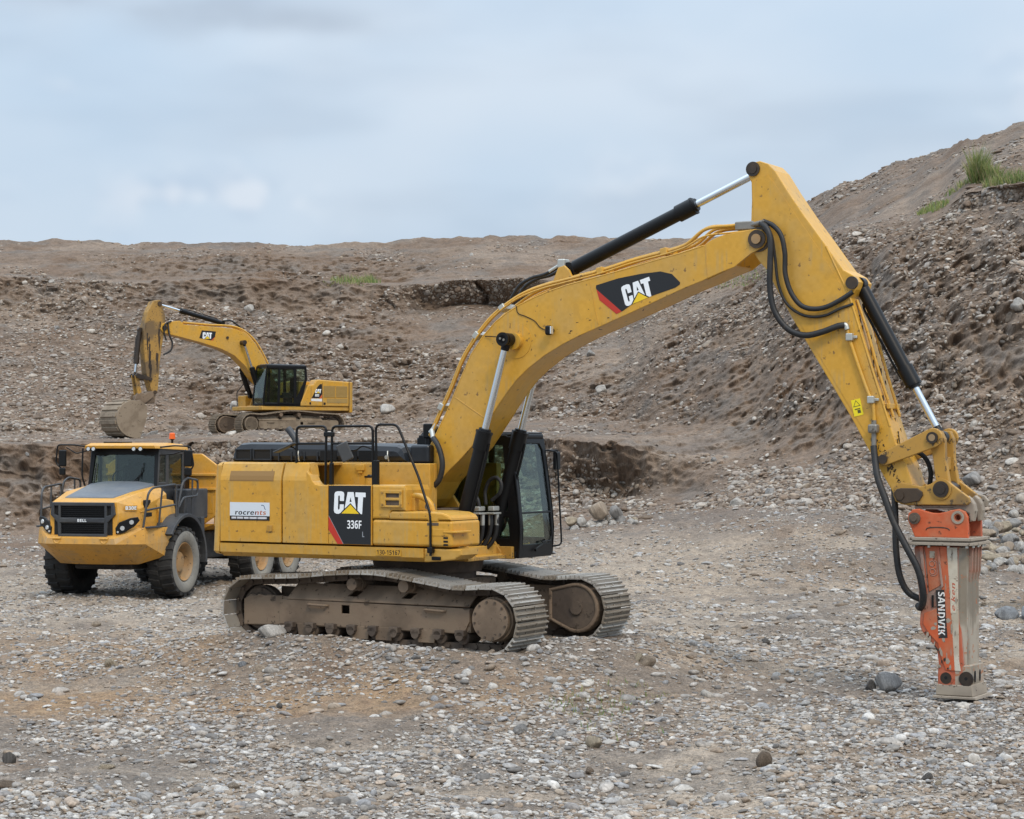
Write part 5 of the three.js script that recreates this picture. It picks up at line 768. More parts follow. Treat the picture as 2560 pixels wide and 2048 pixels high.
function scatter(name, label, category, sheetMesh, n, seed, size, accept, sink = 0.35, cols = stoneCols) {
  const r = rng(seed), kinds = 7, list = Array.from({ length: kinds }, () => []), o = { p: V(0, 0, 0), n: V(0, 0, 0) }, q = new THREE.Quaternion(), q2 = new THREE.Quaternion(), mt = new THREE.Matrix4(), sc = V(1, 1, 1);
  for (let i = 0; i < n; i++) {
    const fu = r(), fw = r(), a = r(), b = r(); surf(sheetMesh, fu, fw, o); const X = o.p.x, d = -o.p.z, keep = accept(X, d, fu, fw, o); if (r() > keep) continue;
    const s = size(d, r, X, o); q.setFromUnitVectors(V(0, 1, 0), V(o.n.x * 0.7 + (r() - 0.5) * 0.5, o.n.y + 0.25, o.n.z * 0.7 + (r() - 0.5) * 0.5).normalize()); q2.setFromAxisAngle(V(0, 1, 0), a * 6.283); q.multiply(q2);
    sc.set(s * (0.8 + 0.5 * b), s * (0.7 + 0.5 * r()), s * (0.8 + 0.4 * r())); o.p.addScaledVector(o.n, s * (0.5 - sink) * 0.6);
    mt.compose(o.p, q, sc); list[Math.floor(r() * kinds)].push([mt.clone(), pickCol(r, cols)]);
  }
  const grp = new THREE.Group(); grp.name = numbered(name); grp.userData = { kind: 'stuff', label, category }; scene.add(grp);
  list.forEach((L, k) => { const g = stoneGeo(100 + k * 7, 1, 0.38 + 0.08 * (k % 4), k % 3 ? 8 : 4), im = new THREE.InstancedMesh(g, stoneMat, L.length); L.forEach(([m, c], i) => { im.setMatrixAt(i, m); im.setColorAt(i, c); }); im.name = 'stones'; im.castShadow = im.receiveShadow = true; im.userData.kind = 'stuff'; grp.add(im); });
  return grp;
}
function inTrack(X, d) { const c = Math.cos(Math.PI / 6), s = 0.5, rx = X - excX, rz = -(d - excD), lx = rx * c + rz * s, lz = Math.abs(-rx * s + rz * c); return Math.abs(lx) < 2.55 && lz > 0.86 && lz < 1.72; }
function inFoot(X, d) { const c = Math.cos(Math.PI / 6), s = 0.5, rx = X - excX, rz = -(d - excD), lx = rx * c + rz * s, lz = -rx * s + rz * c; return lx > 7.85 && lx < 8.5 && Math.abs(lz) < 0.4; }
const clearOf = (X, d) => !(inTrack(X, d) || inFoot(X, d));
// cover of gravel on the floor: in drifts, thin on the clay and on the packed fines
const cover = (X, d) => { const b = clamp(spot(-3.2, 26.6, 4.4, 1.6, X, d) + 0.6 * spot(-7, 33, 4, 4, X, d)); return clamp(0.12 + 0.88 * sstep(-0.30, 0.22, fbm(X * 0.5, 21, d * 0.28, 4) + 0.10) - 0.5 * b - 0.6 * rut(X, d)); };
const gravelSize = (d, r) => { const t = r(); return (0.011 + 0.030 * t * t * t + (r() < 0.07 ? 0.04 * r() : 0)) * (0.75 + 0.25 * d / 20); };
scatter('gravel', 'loose grey and tan gravel covering the pit floor', 'gravel', ground, 330000, 11, gravelSize, (X, d) => clearOf(X, d) ? cover(X, d) : 0, 0.2);
scatter('cobbles', 'scattered larger cobbles among the gravel of the pit floor', 'cobbles', ground, 26000, 12, (d, r) => (0.032 + 0.075 * r() ** 3) * (0.75 + 0.25 * d / 20), (X, d) => clearOf(X, d) ? 0.25 * sstep(-0.1, 0.4, fbm(X * 0.7, 31, d * 0.5, 3)) + 0.95 * spot(4.6, 36, 3.8, 6, X, d) - 0.5 * rut(X, d) + 0.6 * spot(9, 50, 5, 8, X, d) + 0.45 * spot(0.5, 27, 2.5, 2, X, d) + 0.5 * spot(-0.4, 20.5, 3, 1.6, X, d) : 0);
const rowOf = (fw) => vRows[Math.min(vRows.length - 1, Math.round(fw * (vRows.length - 1)))];
scatter('rubble', 'stones and rubble lying over the slopes of the pit', 'rubble', hillside, 190000, 13, (d, r) => 0.036 + 0.078 * r() ** 1.9 + (r() < 0.04 ? 0.15 * r() : 0), (X, d, fu, fw, o) => { const v = rowOf(fw), x = lerp(S0, S1, fu) * 4400 + 1078; if (v > 8.4) return 0.1; let k = 0.22 + 1.2 * fbm(X * 0.25, o.p.y * 0.35, d * 0.25, 4); k += 1.2 * spot(110, 3.6, 260, 0.85, x, v) + 0.6 * spot(400, 4.7, 300, 0.35, x, v) + 0.55 * spot(1230, 3.3, 90, 0.8, x, v) + 0.6 * spot(1500, 4.9, 160, 0.35, x, v) + 0.9 * spot(2120, 0.6, 120, 0.8, x, v) + 0.6 * spot(1900, 5.5, 160, 0.35, x, v) + 0.3 * spot(1900, 0.4, 200, 0.5, x, v) + 0.15 * spot(1950, 4.2, 300, 1.3, x, v) + 0.3 * spot(760, 3.8, 200, 0.5, x, v); k += 0.7 * spot(600, 2.35, 190, 0.25, x, v); k -= 0.35 * spot(300, 7.2, 600, 1.0, x, v) + 0.3 * spot(1500, 2.6, 220, 0.8, x, v); return clamp(k); }, 0.35, slopeCols);

// individual rocks that stand out
const rockGeos = Array.from({ length: 9 }, (_, k) => stoneGeo(500 + k * 13, 3, 0.62 + 0.06 * (k % 3), [9, 14, 11][k % 3]));
const rockMats = {}; function rockMat(name, c) { return rockMats[name] || (rockMats[name] = std({ color: new THREE.Color().setRGB(...c), map: stoneTex, roughness: 0.92, bumpMap: groundBump, bumpScale: 0.012 })); }
const RC = { pale: [0.54, 0.505, 0.455], grey: [0.36, 0.345, 0.325], blue: [0.30, 0.315, 0.33], tan: [0.42, 0.335, 0.25], brown: [0.25, 0.185, 0.13], dark: [0.15, 0.135, 0.12], buff: [0.48, 0.40, 0.29] };
function hAt(X, d) { return floorY(X, d, X / (d + 5 * sstep(45, 15, d))); }
let rockN = 0;
function rock(X, d, sx, sy, sz, colour, label, group, o = {}) {
  const k = o.k ?? (rockN % 9); rockN++;
  const m = new THREE.Mesh(rockGeos[k], rockMat(colour, RC[colour])); m.name = numbered('rock'); m.castShadow = m.receiveShadow = true;
  const y = o.y !== undefined ? o.y : hAt(X, d); m.position.set(X, y + sy * (o.lift ?? 0.25), -d); m.scale.set(sx, sy / 0.65, sz); m.rotation.set(o.rx || 0, o.ry ?? rockN * 1.7, o.rz || 0);
  scene.add(m); tag(m, label, 'rock', group); return m;
}
// place on the floor from a bearing and a sight line
function onFloor(x, y) { const s = bear(x), sl = (943 - y) / 4400; for (let d = 14; d < 75; d += 0.05) { const X = s * d; if (hAt(X, d) >= 2.84 + d * sl) return [X, d]; } return [s * 60, 60]; }
const lone = [
  [235, 1402, 0.13, 0.10, 0.10, 'buff', 'round buff boulder alone on the brown clay', { k: 0 }],
  [205, 1318, 0.10, 0.08, 0.08, 'tan', 'tan rock at the edge of the clay near the dump truck'],
  [548, 1412, 0.14, 0.06, 0.07, 'tan', 'long squared tan stone lying flat on the clay', { k: 2, ry: 0.2 }],
  [512, 1402, 0.06, 0.06, 0.05, 'blue', 'small bluish stone beside the long squared stone'],
  [590, 1490, 0.065, 0.05, 0.05, 'dark', 'small dark stone with a pale top on the clay'],
  [1098, 1540, 0.11, 0.07, 0.09, 'grey', 'squarish grey stone at the edge of the clay'],
  [1250, 1572, 0.10, 0.09, 0.08, 'buff', 'knobbly buff rock standing upright in the gravel', { lift: 0.4 }],
  [1175, 1552, 0.15, 0.07, 0.10, 'grey', 'flat greenish grey rock beside the upright buff rock', { k: 5 }],
  [1608, 1612, 0.11, 0.10, 0.09, 'brown', 'dark brown clod standing alone on grey gravel', { lift: 0.5, k: 8 }],
  [1950, 1640, 0.08, 0.06, 0.06, 'dark', 'dark stone in front of the breaker foot'],
  [1866, 1452, 0.22, 0.17, 0.17, 'grey', 'large mossy grey boulder left of the breaker foot', { k: 0, lift: 0.5 }],
  [1832, 1452, 0.10, 0.10, 0.09, 'dark', 'dark grey stone touching the mossy grey boulder'],
  [1362, 1398, 0.13, 0.10, 0.10, 'tan', 'tan rock on the spoil beyond the front of the tracks', { k: 7 }],
  [1345, 1390, 0.09, 0.08, 0.08, 'buff', 'buff rock leaning on the tan rock of the spoil'],
  [1465, 1415, 0.10, 0.08, 0.08, 'tan', 'tan rock at the far end of the brown spoil'],
  [1610, 1355, 0.10, 0.07, 0.08, 'dark', 'dark stone on open gravel between tracks and breaker'],
  [2118, 1305, 0.24, 0.20, 0.22, 'blue', 'rounded blue grey boulder beside the dark puddle', { k: 6, lift: 0.4 }],
  [2160, 1300, 0.17, 0.17, 0.16, 'blue', 'smaller blue grey boulder next to the rounded one by the puddle', { k: 0, lift: 0.4 }],
  [225, 1618, 0.12, 0.03, 0.04, 'buff', 'long thin buff stone lying on pale gravel', { k: 2, ry: 0.4 }],
  [495, 1660, 0.07, 0.045, 0.05, 'tan', 'reddish flat stone near the front edge of the gravel'],
  [1978, 1652, 0.09, 0.025, 0.03, 'buff', 'thin yellowish stone beside the dark stone', { k: 2, ry: 0.1 }],
  [25, 1605, 0.08, 0.10, 0.07, 'dark', 'dark upright stone at the border of the clay'],
  [1240, 1630, 0.09, 0.05, 0.06, 'brown', 'brown flat stone in the gravel beside the pale stones'],
  [10, 1655, 0.15, 0.05, 0.10, 'brown', 'flat brown clod at the border of the pale gravel'],
];
for (const [x, y, a, b, c, col, label, o] of lone) { const [X, d] = onFloor(x, y); rock(X, d, a, b, c, col, label, undefined, o); }
rock(-3.45, 30.02, 0.25, 0.13, 0.15, 'pale', 'white boulder lying against the near track of the breaker excavator', undefined, { k: 0, lift: 0.35, ry: 0.5 });
// boulder heap at the foot of the bank beyond the cab
for (const [x, y, a, b, c, col, label, o] of [
  [1258, 1068, 0.40, 0.30, 0.35, 'tan', 'biggest brown boulder of the heap under the bank', { k: 4, lift: 0.45 }],
  [1297, 1068, 0.28, 0.24, 0.26, 'grey', 'round grey boulder at the right end of the heap', { k: 0, lift: 0.45 }],
  [1306, 1084, 0.20, 0.20, 0.2, 'grey', 'pale grey boulder leaning on the round grey boulder', { k: 2, lift: 0.3, rz: 0.6 }],
  [1282, 1080, 0.16, 0.14, 0.15, 'pale', 'small pale boulder in the middle of the heap', { k: 3 }],
  [1246, 1090, 0.30, 0.15, 0.2, 'pale', 'long pale boulder lying at the front of the heap', { k: 5 }],
  [1268, 1092, 0.20, 0.15, 0.2, 'pale', 'rounded pale boulder beside the long one at the front', { k: 6 }],
  [1202, 1084, 0.32, 0.16, 0.2, 'buff', 'buff boulder at the left end of the heap next to the cab', { k: 7 }],
  [1224, 1086, 0.22, 0.16, 0.2, 'pale', 'pale boulder between the buff one and the heap', { k: 8 }],
  [1335, 1090, 0.16, 0.10, 0.15, 'buff', 'small buff boulder just right of the grey boulders', { k: 2 }],
  [1365, 1088, 0.30, 0.11, 0.2, 'brown', 'flat brown boulder lying apart from the heap', { k: 1 }],
]) { const s = bear(x); let d = 66; const y0 = 2.84 + d * (943 - (y + 14)) / 4400; rock(s * d, d, a, b, c, col, label, 'boulders heaped under the bank', { ...o, y: Math.max(hAt(s * d, d), y0) - 0.05 }); }
{ // smaller stones round the heap
  const r = rng(57); for (let i = 0; i < 26; i++) { const x = 1195 + 150 * r(), d = 64.6 + 2.6 * r(), X = bear(x) * d, z = 0.06 + 0.09 * r(); rock(X, d, z * 1.3, z * 0.8, z, 'pale', 'small pale stone scattered at the foot of the boulder heap', 'small stones at the boulder heap', { lift: 0.3 }); }
}
// pale stones picked out on the slopes, all told apart only by where they lie
{
  const r = rng(91), o = { p: V(0, 0, 0), n: V(0, 0, 0) }; let made = 0;
  const spots = [[810, 855, 0.42, 'pale'], [2050, 1003, 0.36, 'grey'], [1272, 820, 0.3, 'pale'], [1242, 760, 0.3, 'grey'], [520, 660, 0.3, 'pale'], [2140, 655, 0.3, 'pale'], [1250, 640, 0.25, 'pale'], [480, 860, 0.3, 'pale']];
  while (made < 56) { const u = r(), w = r(), v = rowOf(w), x = lerp(S0, S1, u) * 4400 + 1078; if (x < -20 || x > 2180 || v > 8) continue; surf(hillside, u, w, o); const s = 0.10 + 0.12 * r() ** 2; const m = rock(o.p.x, -o.p.z, s * (1 + 0.4 * r()), s * 0.75, s, ...(() => { const c = r() < 0.55 ? 'pale' : r() < 0.6 ? 'grey' : 'tan'; return [c, c + ' cobble sticking out of the pit slope']; })(), 'cobbles on the pit slopes', { y: o.p.y, lift: 0.2, rx: r(), ry: r() * 6 }); made++; }
  for (const [x, y, s, c] of spots) { let best = null, bd = 1e9; for (let i = 0; i < 6000; i++) { const u = r(), w = r(); surf(hillside, u, w, o); const px = 1078 + 4400 * o.p.x / -o.p.z, py = 943 - 4400 * (o.p.y - 2.84) / -o.p.z, q = (px - x) ** 2 + (py - y) ** 2 - 0 * o.p.z; if (q < bd) { bd = q; best = o.p.clone(); } } rock(best.x, -best.z, s * 1.2, s * 0.8, s, c, c + ' boulder standing out of the pit slope', 'cobbles on the pit slopes', { y: best.y, lift: 0.25 }); }
  // cobbles heaped at the foot of the right-hand slope
  for (let i = 0; i < 90; i++) { const x = 2050 + 140 * r(), y = 1080 + 190 * r(), s = bear(x); let d = lerp(58, 51, (y - 1080) / 190); const X = s * d; const z = 0.10 + 0.12 * r(); rock(X, d, z * 1.25, z * 0.8, z, ...(() => { const c = ['pale', 'buff', 'grey', 'tan', 'pale'][Math.floor(r() * 5)]; return [c, c + ' rounded cobble in the spread of stones behind the breaker']; })(), 'cobbles in the spread behind the breaker', { y: Math.max(hAt(X, d), 2.84 + d * (943 - y) / 4400 - 0.25), lift: 0.3 }); }
}
// grass: blades in three patches on the slopes and a thin one on the floor
{
  const blade = new THREE.BufferGeometry(); blade.setAttribute('position', new THREE.Float32BufferAttribute([-0.012, 0, 0, 0.012, 0, 0, 0.009, 0.5, 0.05, -0.009, 0.5, 0.05, 0, 1, 0.22], 3)); blade.setIndex([0, 1, 2, 0, 2, 3, 3, 2, 4]); blade.computeVertexNormals();
  const gm = new THREE.MeshPhysicalMaterial({ color: '#ffffff', roughness: 0.9, transmission: 0.25, thickness: 0, side: THREE.DoubleSide });
  const r = rng(33), o = { p: V(0, 0, 0), n: V(0, 0, 0) }, L = [], q = new THREE.Quaternion(), e = new THREE.Euler(), mt = new THREE.Matrix4();
  const nearest = (x, y) => { let best = null, bd = 1e9; for (let i = 0; i < 9000; i++) { const u = r(), w = r(); surf(hillside, u, w, o); const px = 1078 + 4400 * o.p.x / -o.p.z, py = 943 - 4400 * (o.p.y - 2.84) / -o.p.z, k = (px - x) ** 2 + (py - y) ** 2; if (k < bd) { bd = k; best = [u, w]; } } return best; };
  for (const [x, y, ru, rw, n, h] of [[2068, 384, 0.006, 0.004, 900, 1.35], [2085, 386, 0.008, 0.004, 500, 0.8], [2125, 384, 0.020, 0.005, 700, 0.6], [2025, 400, 0.010, 0.004, 120, 0.35], [1960, 440, 0.012, 0.010, 420, 0.3], [752, 594, 0.020, 0.006, 330, 0.5], [770, 592, 0.006, 0.006, 160, 0.6], [715, 598, 0.016, 0.004, 110, 0.3], [1560, 590, 0.02, 0.02, 160, 0.25]]) { const [u, w] = nearest(x, y); for (let i = 0; i < n; i++) { const a = r() * 6.28, k = Math.sqrt(r()) ; surf(hillside, clamp(u + ru * k * Math.cos(a)), clamp(w + rw * k * Math.sin(a)), o); L.push([o.p.clone(), h * (0.4 + 0.8 * r()) * (1.2 - 0.6 * k), 1]); } }
  for (const [x, y, n] of [[1240, 1488, 160], [1330, 1470, 60], [1300, 1540, 30]]) { const [X, d] = onFloor(x, y); for (let i = 0; i < n; i++) { const a = r() * 6.28, k = Math.sqrt(r()) * 0.55, x2 = X + k * Math.cos(a), d2 = d + k * 1.2 * Math.sin(a); L.push([V(x2, hAt(x2, d2) - 0.01, -d2), 0.05 + 0.07 * r(), 0.35]); } }
  const im = new THREE.InstancedMesh(blade, gm, L.length); L.forEach(([p, h, wd], i) => { e.set((r() - 0.5) * 0.9, r() * 6.28, (r() - 0.5) * 0.9); q.setFromEuler(e); mt.compose(p, q, V(wd * (1 + r()), h, h)); im.setMatrixAt(i, mt); const t = r(); im.setColorAt(i, new THREE.Color().setRGB(...(r() < 0.25 ? [0.34, 0.29, 0.15] : [0.10 + 0.17 * t, 0.18 + 0.11 * t, 0.045 + 0.04 * t]))); });
  im.name = 'grass'; im.userData = { kind: 'stuff', label: 'green grass growing in small patches on the slopes', category: 'grass' }; im.castShadow = im.receiveShadow = true; scene.add(im);
}
// ---------------------------------------------------------------- articulated dump truck
const hull = (pts) => { const g = new ConvexGeometry(pts.flatMap(([x, y, z]) => z === 0 ? [V(x, y, 0)] : [V(x, y, z), V(x, y, -z)])); return g; };
const hull1 = (pts) => new ConvexGeometry(pts.map((p) => V(...p)));
const truck = new THREE.Group(); truck.name = 'dump_truck'; scene.add(truck);
truck.position.set(-8.98, -0.573, -48.24); truck.rotation.y = THREE.MathUtils.degToRad(253.15);
tag(truck, 'yellow six-wheeled articulated dump truck parked nose forward behind the excavator', 'dump truck');
{
  const Y = M.truckYellow, G = M.truckGrey;
  // wheels
  const lathe = (pts, n = 48) => { const g = new THREE.LatheGeometry(pts.map(([r, z]) => new THREE.Vector2(r, z)), n); g.rotateX(Math.PI / 2); return g; };   // axis along z
  const R = 0.81;
  const treadG = join(lathe([[0.70, -0.30], [0.765, -0.285], [0.785, -0.2], [0.79, 0], [0.785, 0.2], [0.765, 0.285], [0.70, 0.30]]), (() => { const a = []; for (let i = 0; i < 22; i++) for (const s of [1, -1]) { const th = (i + (s > 0 ? 0 : 0.5)) / 22 * Math.PI * 2; const g = ex([[-0.055, 0.02], [0.05, 0.02], [0.075, 0.30], [-0.01, 0.315]], 0.752, 0.825, 0.012); g.rotateX(-Math.PI / 2); g.scale(1, 1, -1); g.rotateY(0); const p = g.attributes.position; for (let k = 0; k < p.count; k++) { const x = p.getX(k), y = p.getY(k), z = p.getZ(k); p.setXYZ(k, x, y - (Math.abs(z) > 0.27 ? 0.03 : 0), z * s * 1.0); } if (s > 0) { for (let k = 0; k < p.count; k += 3) { const t = [p.getX(k), p.getY(k), p.getZ(k)]; p.setXYZ(k, p.getX(k + 1), p.getY(k + 1), p.getZ(k + 1)); p.setXYZ(k + 1, ...t); } } g.computeVertexNormals(); g.rotateZ(th); a.push(g); } return a; })());
  const wallG = join(lathe([[0.44, 0.215], [0.47, 0.285], [0.58, 0.318], [0.68, 0.312], [0.745, 0.27]]));
  const wallI = join(lathe([[0.745, -0.27], [0.68, -0.312], [0.58, -0.318], [0.47, -0.285], [0.44, -0.215], [0.40, -0.1], [0.0, -0.09]]));
  const rimG = join(lathe([[0.455, 0.225], [0.44, 0.27], [0.425, 0.275], [0.41, 0.22], [0.385, 0.19], [0.375, 0.02], [0.30, 0.0], [0.22, 0.01]]), lathe([[0.235, 0.0], [0.235, 0.12], [0.21, 0.15], [0.0, 0.155]]), (() => { const b = []; for (let i = 0; i < 12; i++) { const a = i / 12 * 6.283; b.push(disc(0.30 * Math.cos(a), 0.30 * Math.sin(a), 0, 0.03, 0.018, 6)); } return b; })());
  const wheel = (x, s) => { const w = rawMesh('wheel', treadG, M.tyre, truck); w.position.set(x, R, 1.30 * s); if (s < 0) w.rotation.y = Math.PI; w.rotation.z = x * 0.7; rawMesh('tyre_wall', wallG, M.tyreWall, w); rawMesh('tyre_wall', wallI, M.tyre, w); rawMesh('rim', rimG, M.rim, w); return w; };
  for (const x of [0, -4.35, -6.03]) for (const s of [1, -1]) wheel(x, s);
  mesh('chassis_and_shade_boxes', [box(-1.9, 1.2, 0.72, 1.15, -0.45, 0.45, 0.03), box(-7.2, -2.1, 0.85, 1.25, -0.42, 0.42, 0.03), disc(0, 0.81, -1.1, 1.1, 0.17), disc(-4.35, 0.81, -1.1, 1.1, 0.17), disc(-6.03, 0.81, -1.1, 1.1, 0.17), box(-2.4, -1.6, 0.7, 1.5, -0.3, 0.3, 0.05), box(-1.2, 0.95, 0.66, 0.85, -0.72, 0.72, 0.05), box(-3.6, -2.2, 0.75, 1.4, -1.0, 1.0, 0.05)], M.tyre, truck);  // chassis and axles, plus added belly boxes that deepen shade under the truck
  // nose
  const nose = mesh('bumper', [hull([[2.0, 1.405, 0.82], [2.02, 1.28, 0.86], [1.50, 1.63, 1.30], [1.50, 1.27, 1.34], [0.33, 1.62, 1.50], [0.40, 1.30, 1.51], [1.38, 0.80, 0.45], [1.12, 0.80, 0.98], [0.72, 0.97, 1.45], [0.30, 0.97, 1.2]])], M.bumperYellow, truck);
  for (const s of [1, -1]) mesh('tow_eye', [(() => { const g = new THREE.TorusGeometry(0.075, 0.025, 8, 20, Math.PI); g.rotateZ(Math.PI); g.rotateY(Math.PI / 2); g.translate(2.0, 1.37, 0.58 * s); return g; })(), rod([2.0, 1.40, 0.58 * s - 0.1], [2.0, 1.40, 0.58 * s + 0.1], 0.03)], Y, nose);
  for (const s of [1, -1]) mesh('panel_seam', [rod([1.425, 1.625, s * 1.262], [1.425, 1.28, s * 1.292], 0.008, 0.008, 6), rod([1.30, 1.30, s * 1.318], [0.62, 1.14, s * 1.475], 0.006, 0.006, 6)], M.trackDark, nose);
  const bonnet = mesh('bonnet', [hull([[1.86, 1.42, 0.80], [1.86, 1.95, 0.84], [1.82, 2.20, 0.80], [1.74, 2.265, 0.74], [1.35, 1.45, 1.10], [1.28, 2.05, 1.10], [0.9, 2.42, 0.95], [0.75, 1.50, 1.16], [0.7, 2.2, 1.12], [0.0, 2.54, 0.90], [-0.05, 1.55, 1.12], [-0.05, 2.35, 1.08]])], Y, truck);
  mesh('bonnet_panel', [hull1([[1.60, 2.318, 0.58], [1.60, 2.318, -0.58], [0.04, 2.585, 0.80], [0.04, 2.585, -0.80], [1.62, 2.29, 0.60], [1.62, 2.29, -0.60], [0.03, 2.54, 0.82], [0.03, 2.54, -0.82], [1.52, 2.345, 0.3], [1.52, 2.345, -0.3], [0.04, 2.64, 0.4], [0.04, 2.64, -0.4]])], M.hoodGrey, bonnet);
  const gz = [[0.76, 2.20], [0.80, 1.93], [0.62, 1.75], [0.60, 1.43], [-0.60, 1.43], [-0.62, 1.75], [-0.80, 1.93], [-0.76, 2.20]];
  const grille = mesh('grille', [exX(gz, 1.85, 1.925, 0.015, [[[0.54, 1.86], [0.54, 2.12], [-0.54, 2.12], [-0.54, 1.86]], [[0.53, 1.50], [0.53, 1.74], [-0.53, 1.74], [-0.53, 1.50]], [[0.70, 1.93], [0.70, 2.12], [0.60, 2.12], [0.60, 1.90]], [[-0.70, 1.93], [-0.60, 1.90], [-0.60, 2.12], [-0.70, 2.12]]])], G, truck);
  const slats = []; for (let i = 0; i < 15; i++) { const y = 1.51 + i * 0.0435; if (y > 1.73 && y < 1.87) continue; slats.push(box(1.88, 1.90, y - 0.008, y + 0.008, -0.545, 0.545, 0.003)); } mesh('grille_bars', slats, M.black, grille);
  mesh('grille_mesh', [box(1.866, 1.872, 1.48, 2.14, -0.72, 0.72, 0)], M.matteBlack, grille);
  mesh('badge_bar', [exX([[0.56, 1.75], [0.56, 1.85], [0.2, 1.83], [-0.2, 1.83], [-0.56, 1.85], [-0.56, 1.75], [-0.2, 1.765], [0.2, 1.765]], 1.90, 1.94, 0.008)], G, grille);
  const bm = print(0.26, 0.1, 1200, (x, W, H) => { x.fillStyle = '#3a3d42'; x.fillRect(0, 0, W, H); x.fillStyle = '#e8ecee'; x.font = `bold ${Math.round(H * 0.95)}px sans-serif`; const tw = x.measureText('BELL').width; x.save(); x.translate(W * 0.03, H * 0.84); x.scale(W * 0.94 / tw, 1); x.fillText('BELL', 0, 0); x.restore(); });
  { const s = sticker('front_badge', [[-0.125, -0.045], [0.125, -0.045], [0.125, 0.045], [-0.125, 0.045]], 0, bm, grille); s.rotation.y = Math.PI / 2; s.position.set(1.941, 1.80, 0); }
  // headlamps wrap the corner
  for (const s of [1, -1]) {
    const pts = [[-0.02, 1.50], [0.16, 1.53], [0.40, 1.68], [0.50, 1.80], [0.46, 1.88], [0.30, 1.86], [0.05, 1.76], [-0.03, 1.64]];
    const g = ex(pts.map(([a, y]) => [s > 0 ? -a : a, y]).sort(() => 0), 0, 0.05, 0.012); g.rotateY(Math.PI / 2); g.rotateY(s > 0 ? -0.53 : 0.53); g.translate(1.83, 0, 0.80 * s + 0.0);
    const h = mesh('headlamp', [g], M.black, truck);
    for (const [a, y, r] of [[0.12, 1.63, 0.055], [0.32, 1.76, 0.055], [0.02, 1.55, 0.025]]) { const L = rod([0, 0, 0], [0, 0, 0.03], r, r * 0.85, 20); L.translate(s > 0 ? -a : a, y, 0.042); L.rotateY(Math.PI / 2); L.rotateY(s > 0 ? -0.53 : 0.53); L.translate(1.83, 0, 0.80 * s); mesh('lamp', [L], M.lamp, h); }
  }
  // side vents and lettering on the slanting bonnet side
  for (const s of [1, -1]) { mesh('bonnet_vent', [box(0.80, 1.12, 2.06, 2.24, s * 1.095 - 0.02, s * 1.095 + 0.02, 0.02), box(0.78, 1.06, 1.86, 1.96, s * 1.12 - 0.02, s * 1.12 + 0.02, 0.02), box(0.0, 0.4, 1.78, 1.84, s * 1.125 - 0.02, s * 1.125 + 0.02, 0.01)], M.matteBlack, bonnet); mesh('bonnet_crease', [rod([1.30, 1.98, s * 1.105], [0.5, 2.02, s * 1.125], 0.015, 0.015, 8), rod([0.5, 2.02, s * 1.125], [0.0, 1.98, s * 1.125], 0.015, 0.015, 8), hull1([[0.55, 2.25, s * 1.08], [0.05, 2.25, s * 1.06], [0.5, 1.6, s * 1.15], [0.0, 1.6, s * 1.14], [0.5, 1.6, s * 1.3], [-0.15, 1.6, s * 1.35], [0.4, 1.9, s * 1.2], [-0.15, 2.2, s * 1.2]])], Y, bonnet); }
  const lm = print(0.36, 0.14, 1000, (x, W, H) => { x.fillStyle = '#d2993a'; x.fillRect(0, 0, W, H); x.font = `bold ${Math.round(H * 0.98)}px sans-serif`; const tw = x.measureText('B30E').width; x.save(); x.translate(W * 0.04, H * 0.85); x.scale(W * 0.92 / tw, 1); x.lineWidth = H * 0.12; x.strokeStyle = '#55504a'; x.strokeText('B30E', 0, 0); x.fillStyle = '#eef0f0'; x.fillText('B30E', 0, 0); x.restore(); });
  { const s = sticker('model_lettering', [[-0.17, -0.055], [0.17, -0.055], [0.17, 0.055], [-0.17, 0.055]], 0, lm, bonnet); const n = V(0.46, 0, -0.89).normalize(); s.rotation.y = Math.atan2(n.x, n.z); s.position.set(1.555, 2.075, -1.004); s.rotation.z = 0; }
  // cab
  const zc = 0.88;
  const cab = mesh('cab', [box(-1.42, 0.02, 1.9, 2.56, -zc, zc, 0.04), box(-1.46, -1.36, 2.5, 3.4, -zc, zc, 0.03)], G, truck);
  const lean = (y) => lerp(0.05, -0.12, (y - 2.5) / 0.9);
  const leanG = (g) => { const p = g.attributes.position; for (let i = 0; i < p.count; i++) p.setX(i, p.getX(i) + lean(p.getY(i))); g.computeVertexNormals(); return g; };
  mesh('front_frame', [leanG(exX([[zc, 2.48], [zc - 0.02, 3.40], [-zc + 0.02, 3.40], [-zc, 2.48]], -0.06, 0, 0.012, [[[-zc + 0.07, 2.58], [zc - 0.07, 2.58], [zc - 0.11, 3.28], [-zc + 0.11, 3.28]]]))], M.black, cab);
  mesh('windscreen', [leanG(exX([[-zc + 0.07, 2.58], [zc - 0.07, 2.58], [zc - 0.11, 3.28], [-zc + 0.11, 3.28]], -0.035, -0.03, 0))], M.glass, cab);
  for (const s of [1, -1]) { const [a, b] = s > 0 ? [zc - 0.05, zc] : [-zc, -zc + 0.05]; const o = [[0.04, 2.45], [-1.44, 2.45], [-1.44, 3.40], [-0.12, 3.40]], h1 = [[-0.08, 2.62], [-0.16, 3.26], [-0.44, 3.26], [-0.44, 2.62]], h2 = [[-0.58, 2.3 + 0.25], [-0.58, 3.26], [-1.30, 3.26], [-1.30, 2.55]]; mesh('cab_side', [ex(o, a, b, 0.012, [h1, h2])], G, cab); for (const h of [h1, h2]) mesh('side_window', [ex(h, (a + b) / 2 - 0.002, (a + b) / 2 + 0.002, 0)], M.glass, cab); }
  mesh('cab_seat', [box(-1.05, -0.92, 2.3, 3.0, 0.0, 0.5, 0.05), box(-1.0, -0.5, 2.2, 2.42, 0.0, 0.5, 0.05), box(-1.15, -1.0, 2.3, 2.95, -0.55, -0.1, 0.05), box(-1.05, -0.97, 3.0, 3.15, 0.12, 0.38, 0.03)], M.seat, cab);
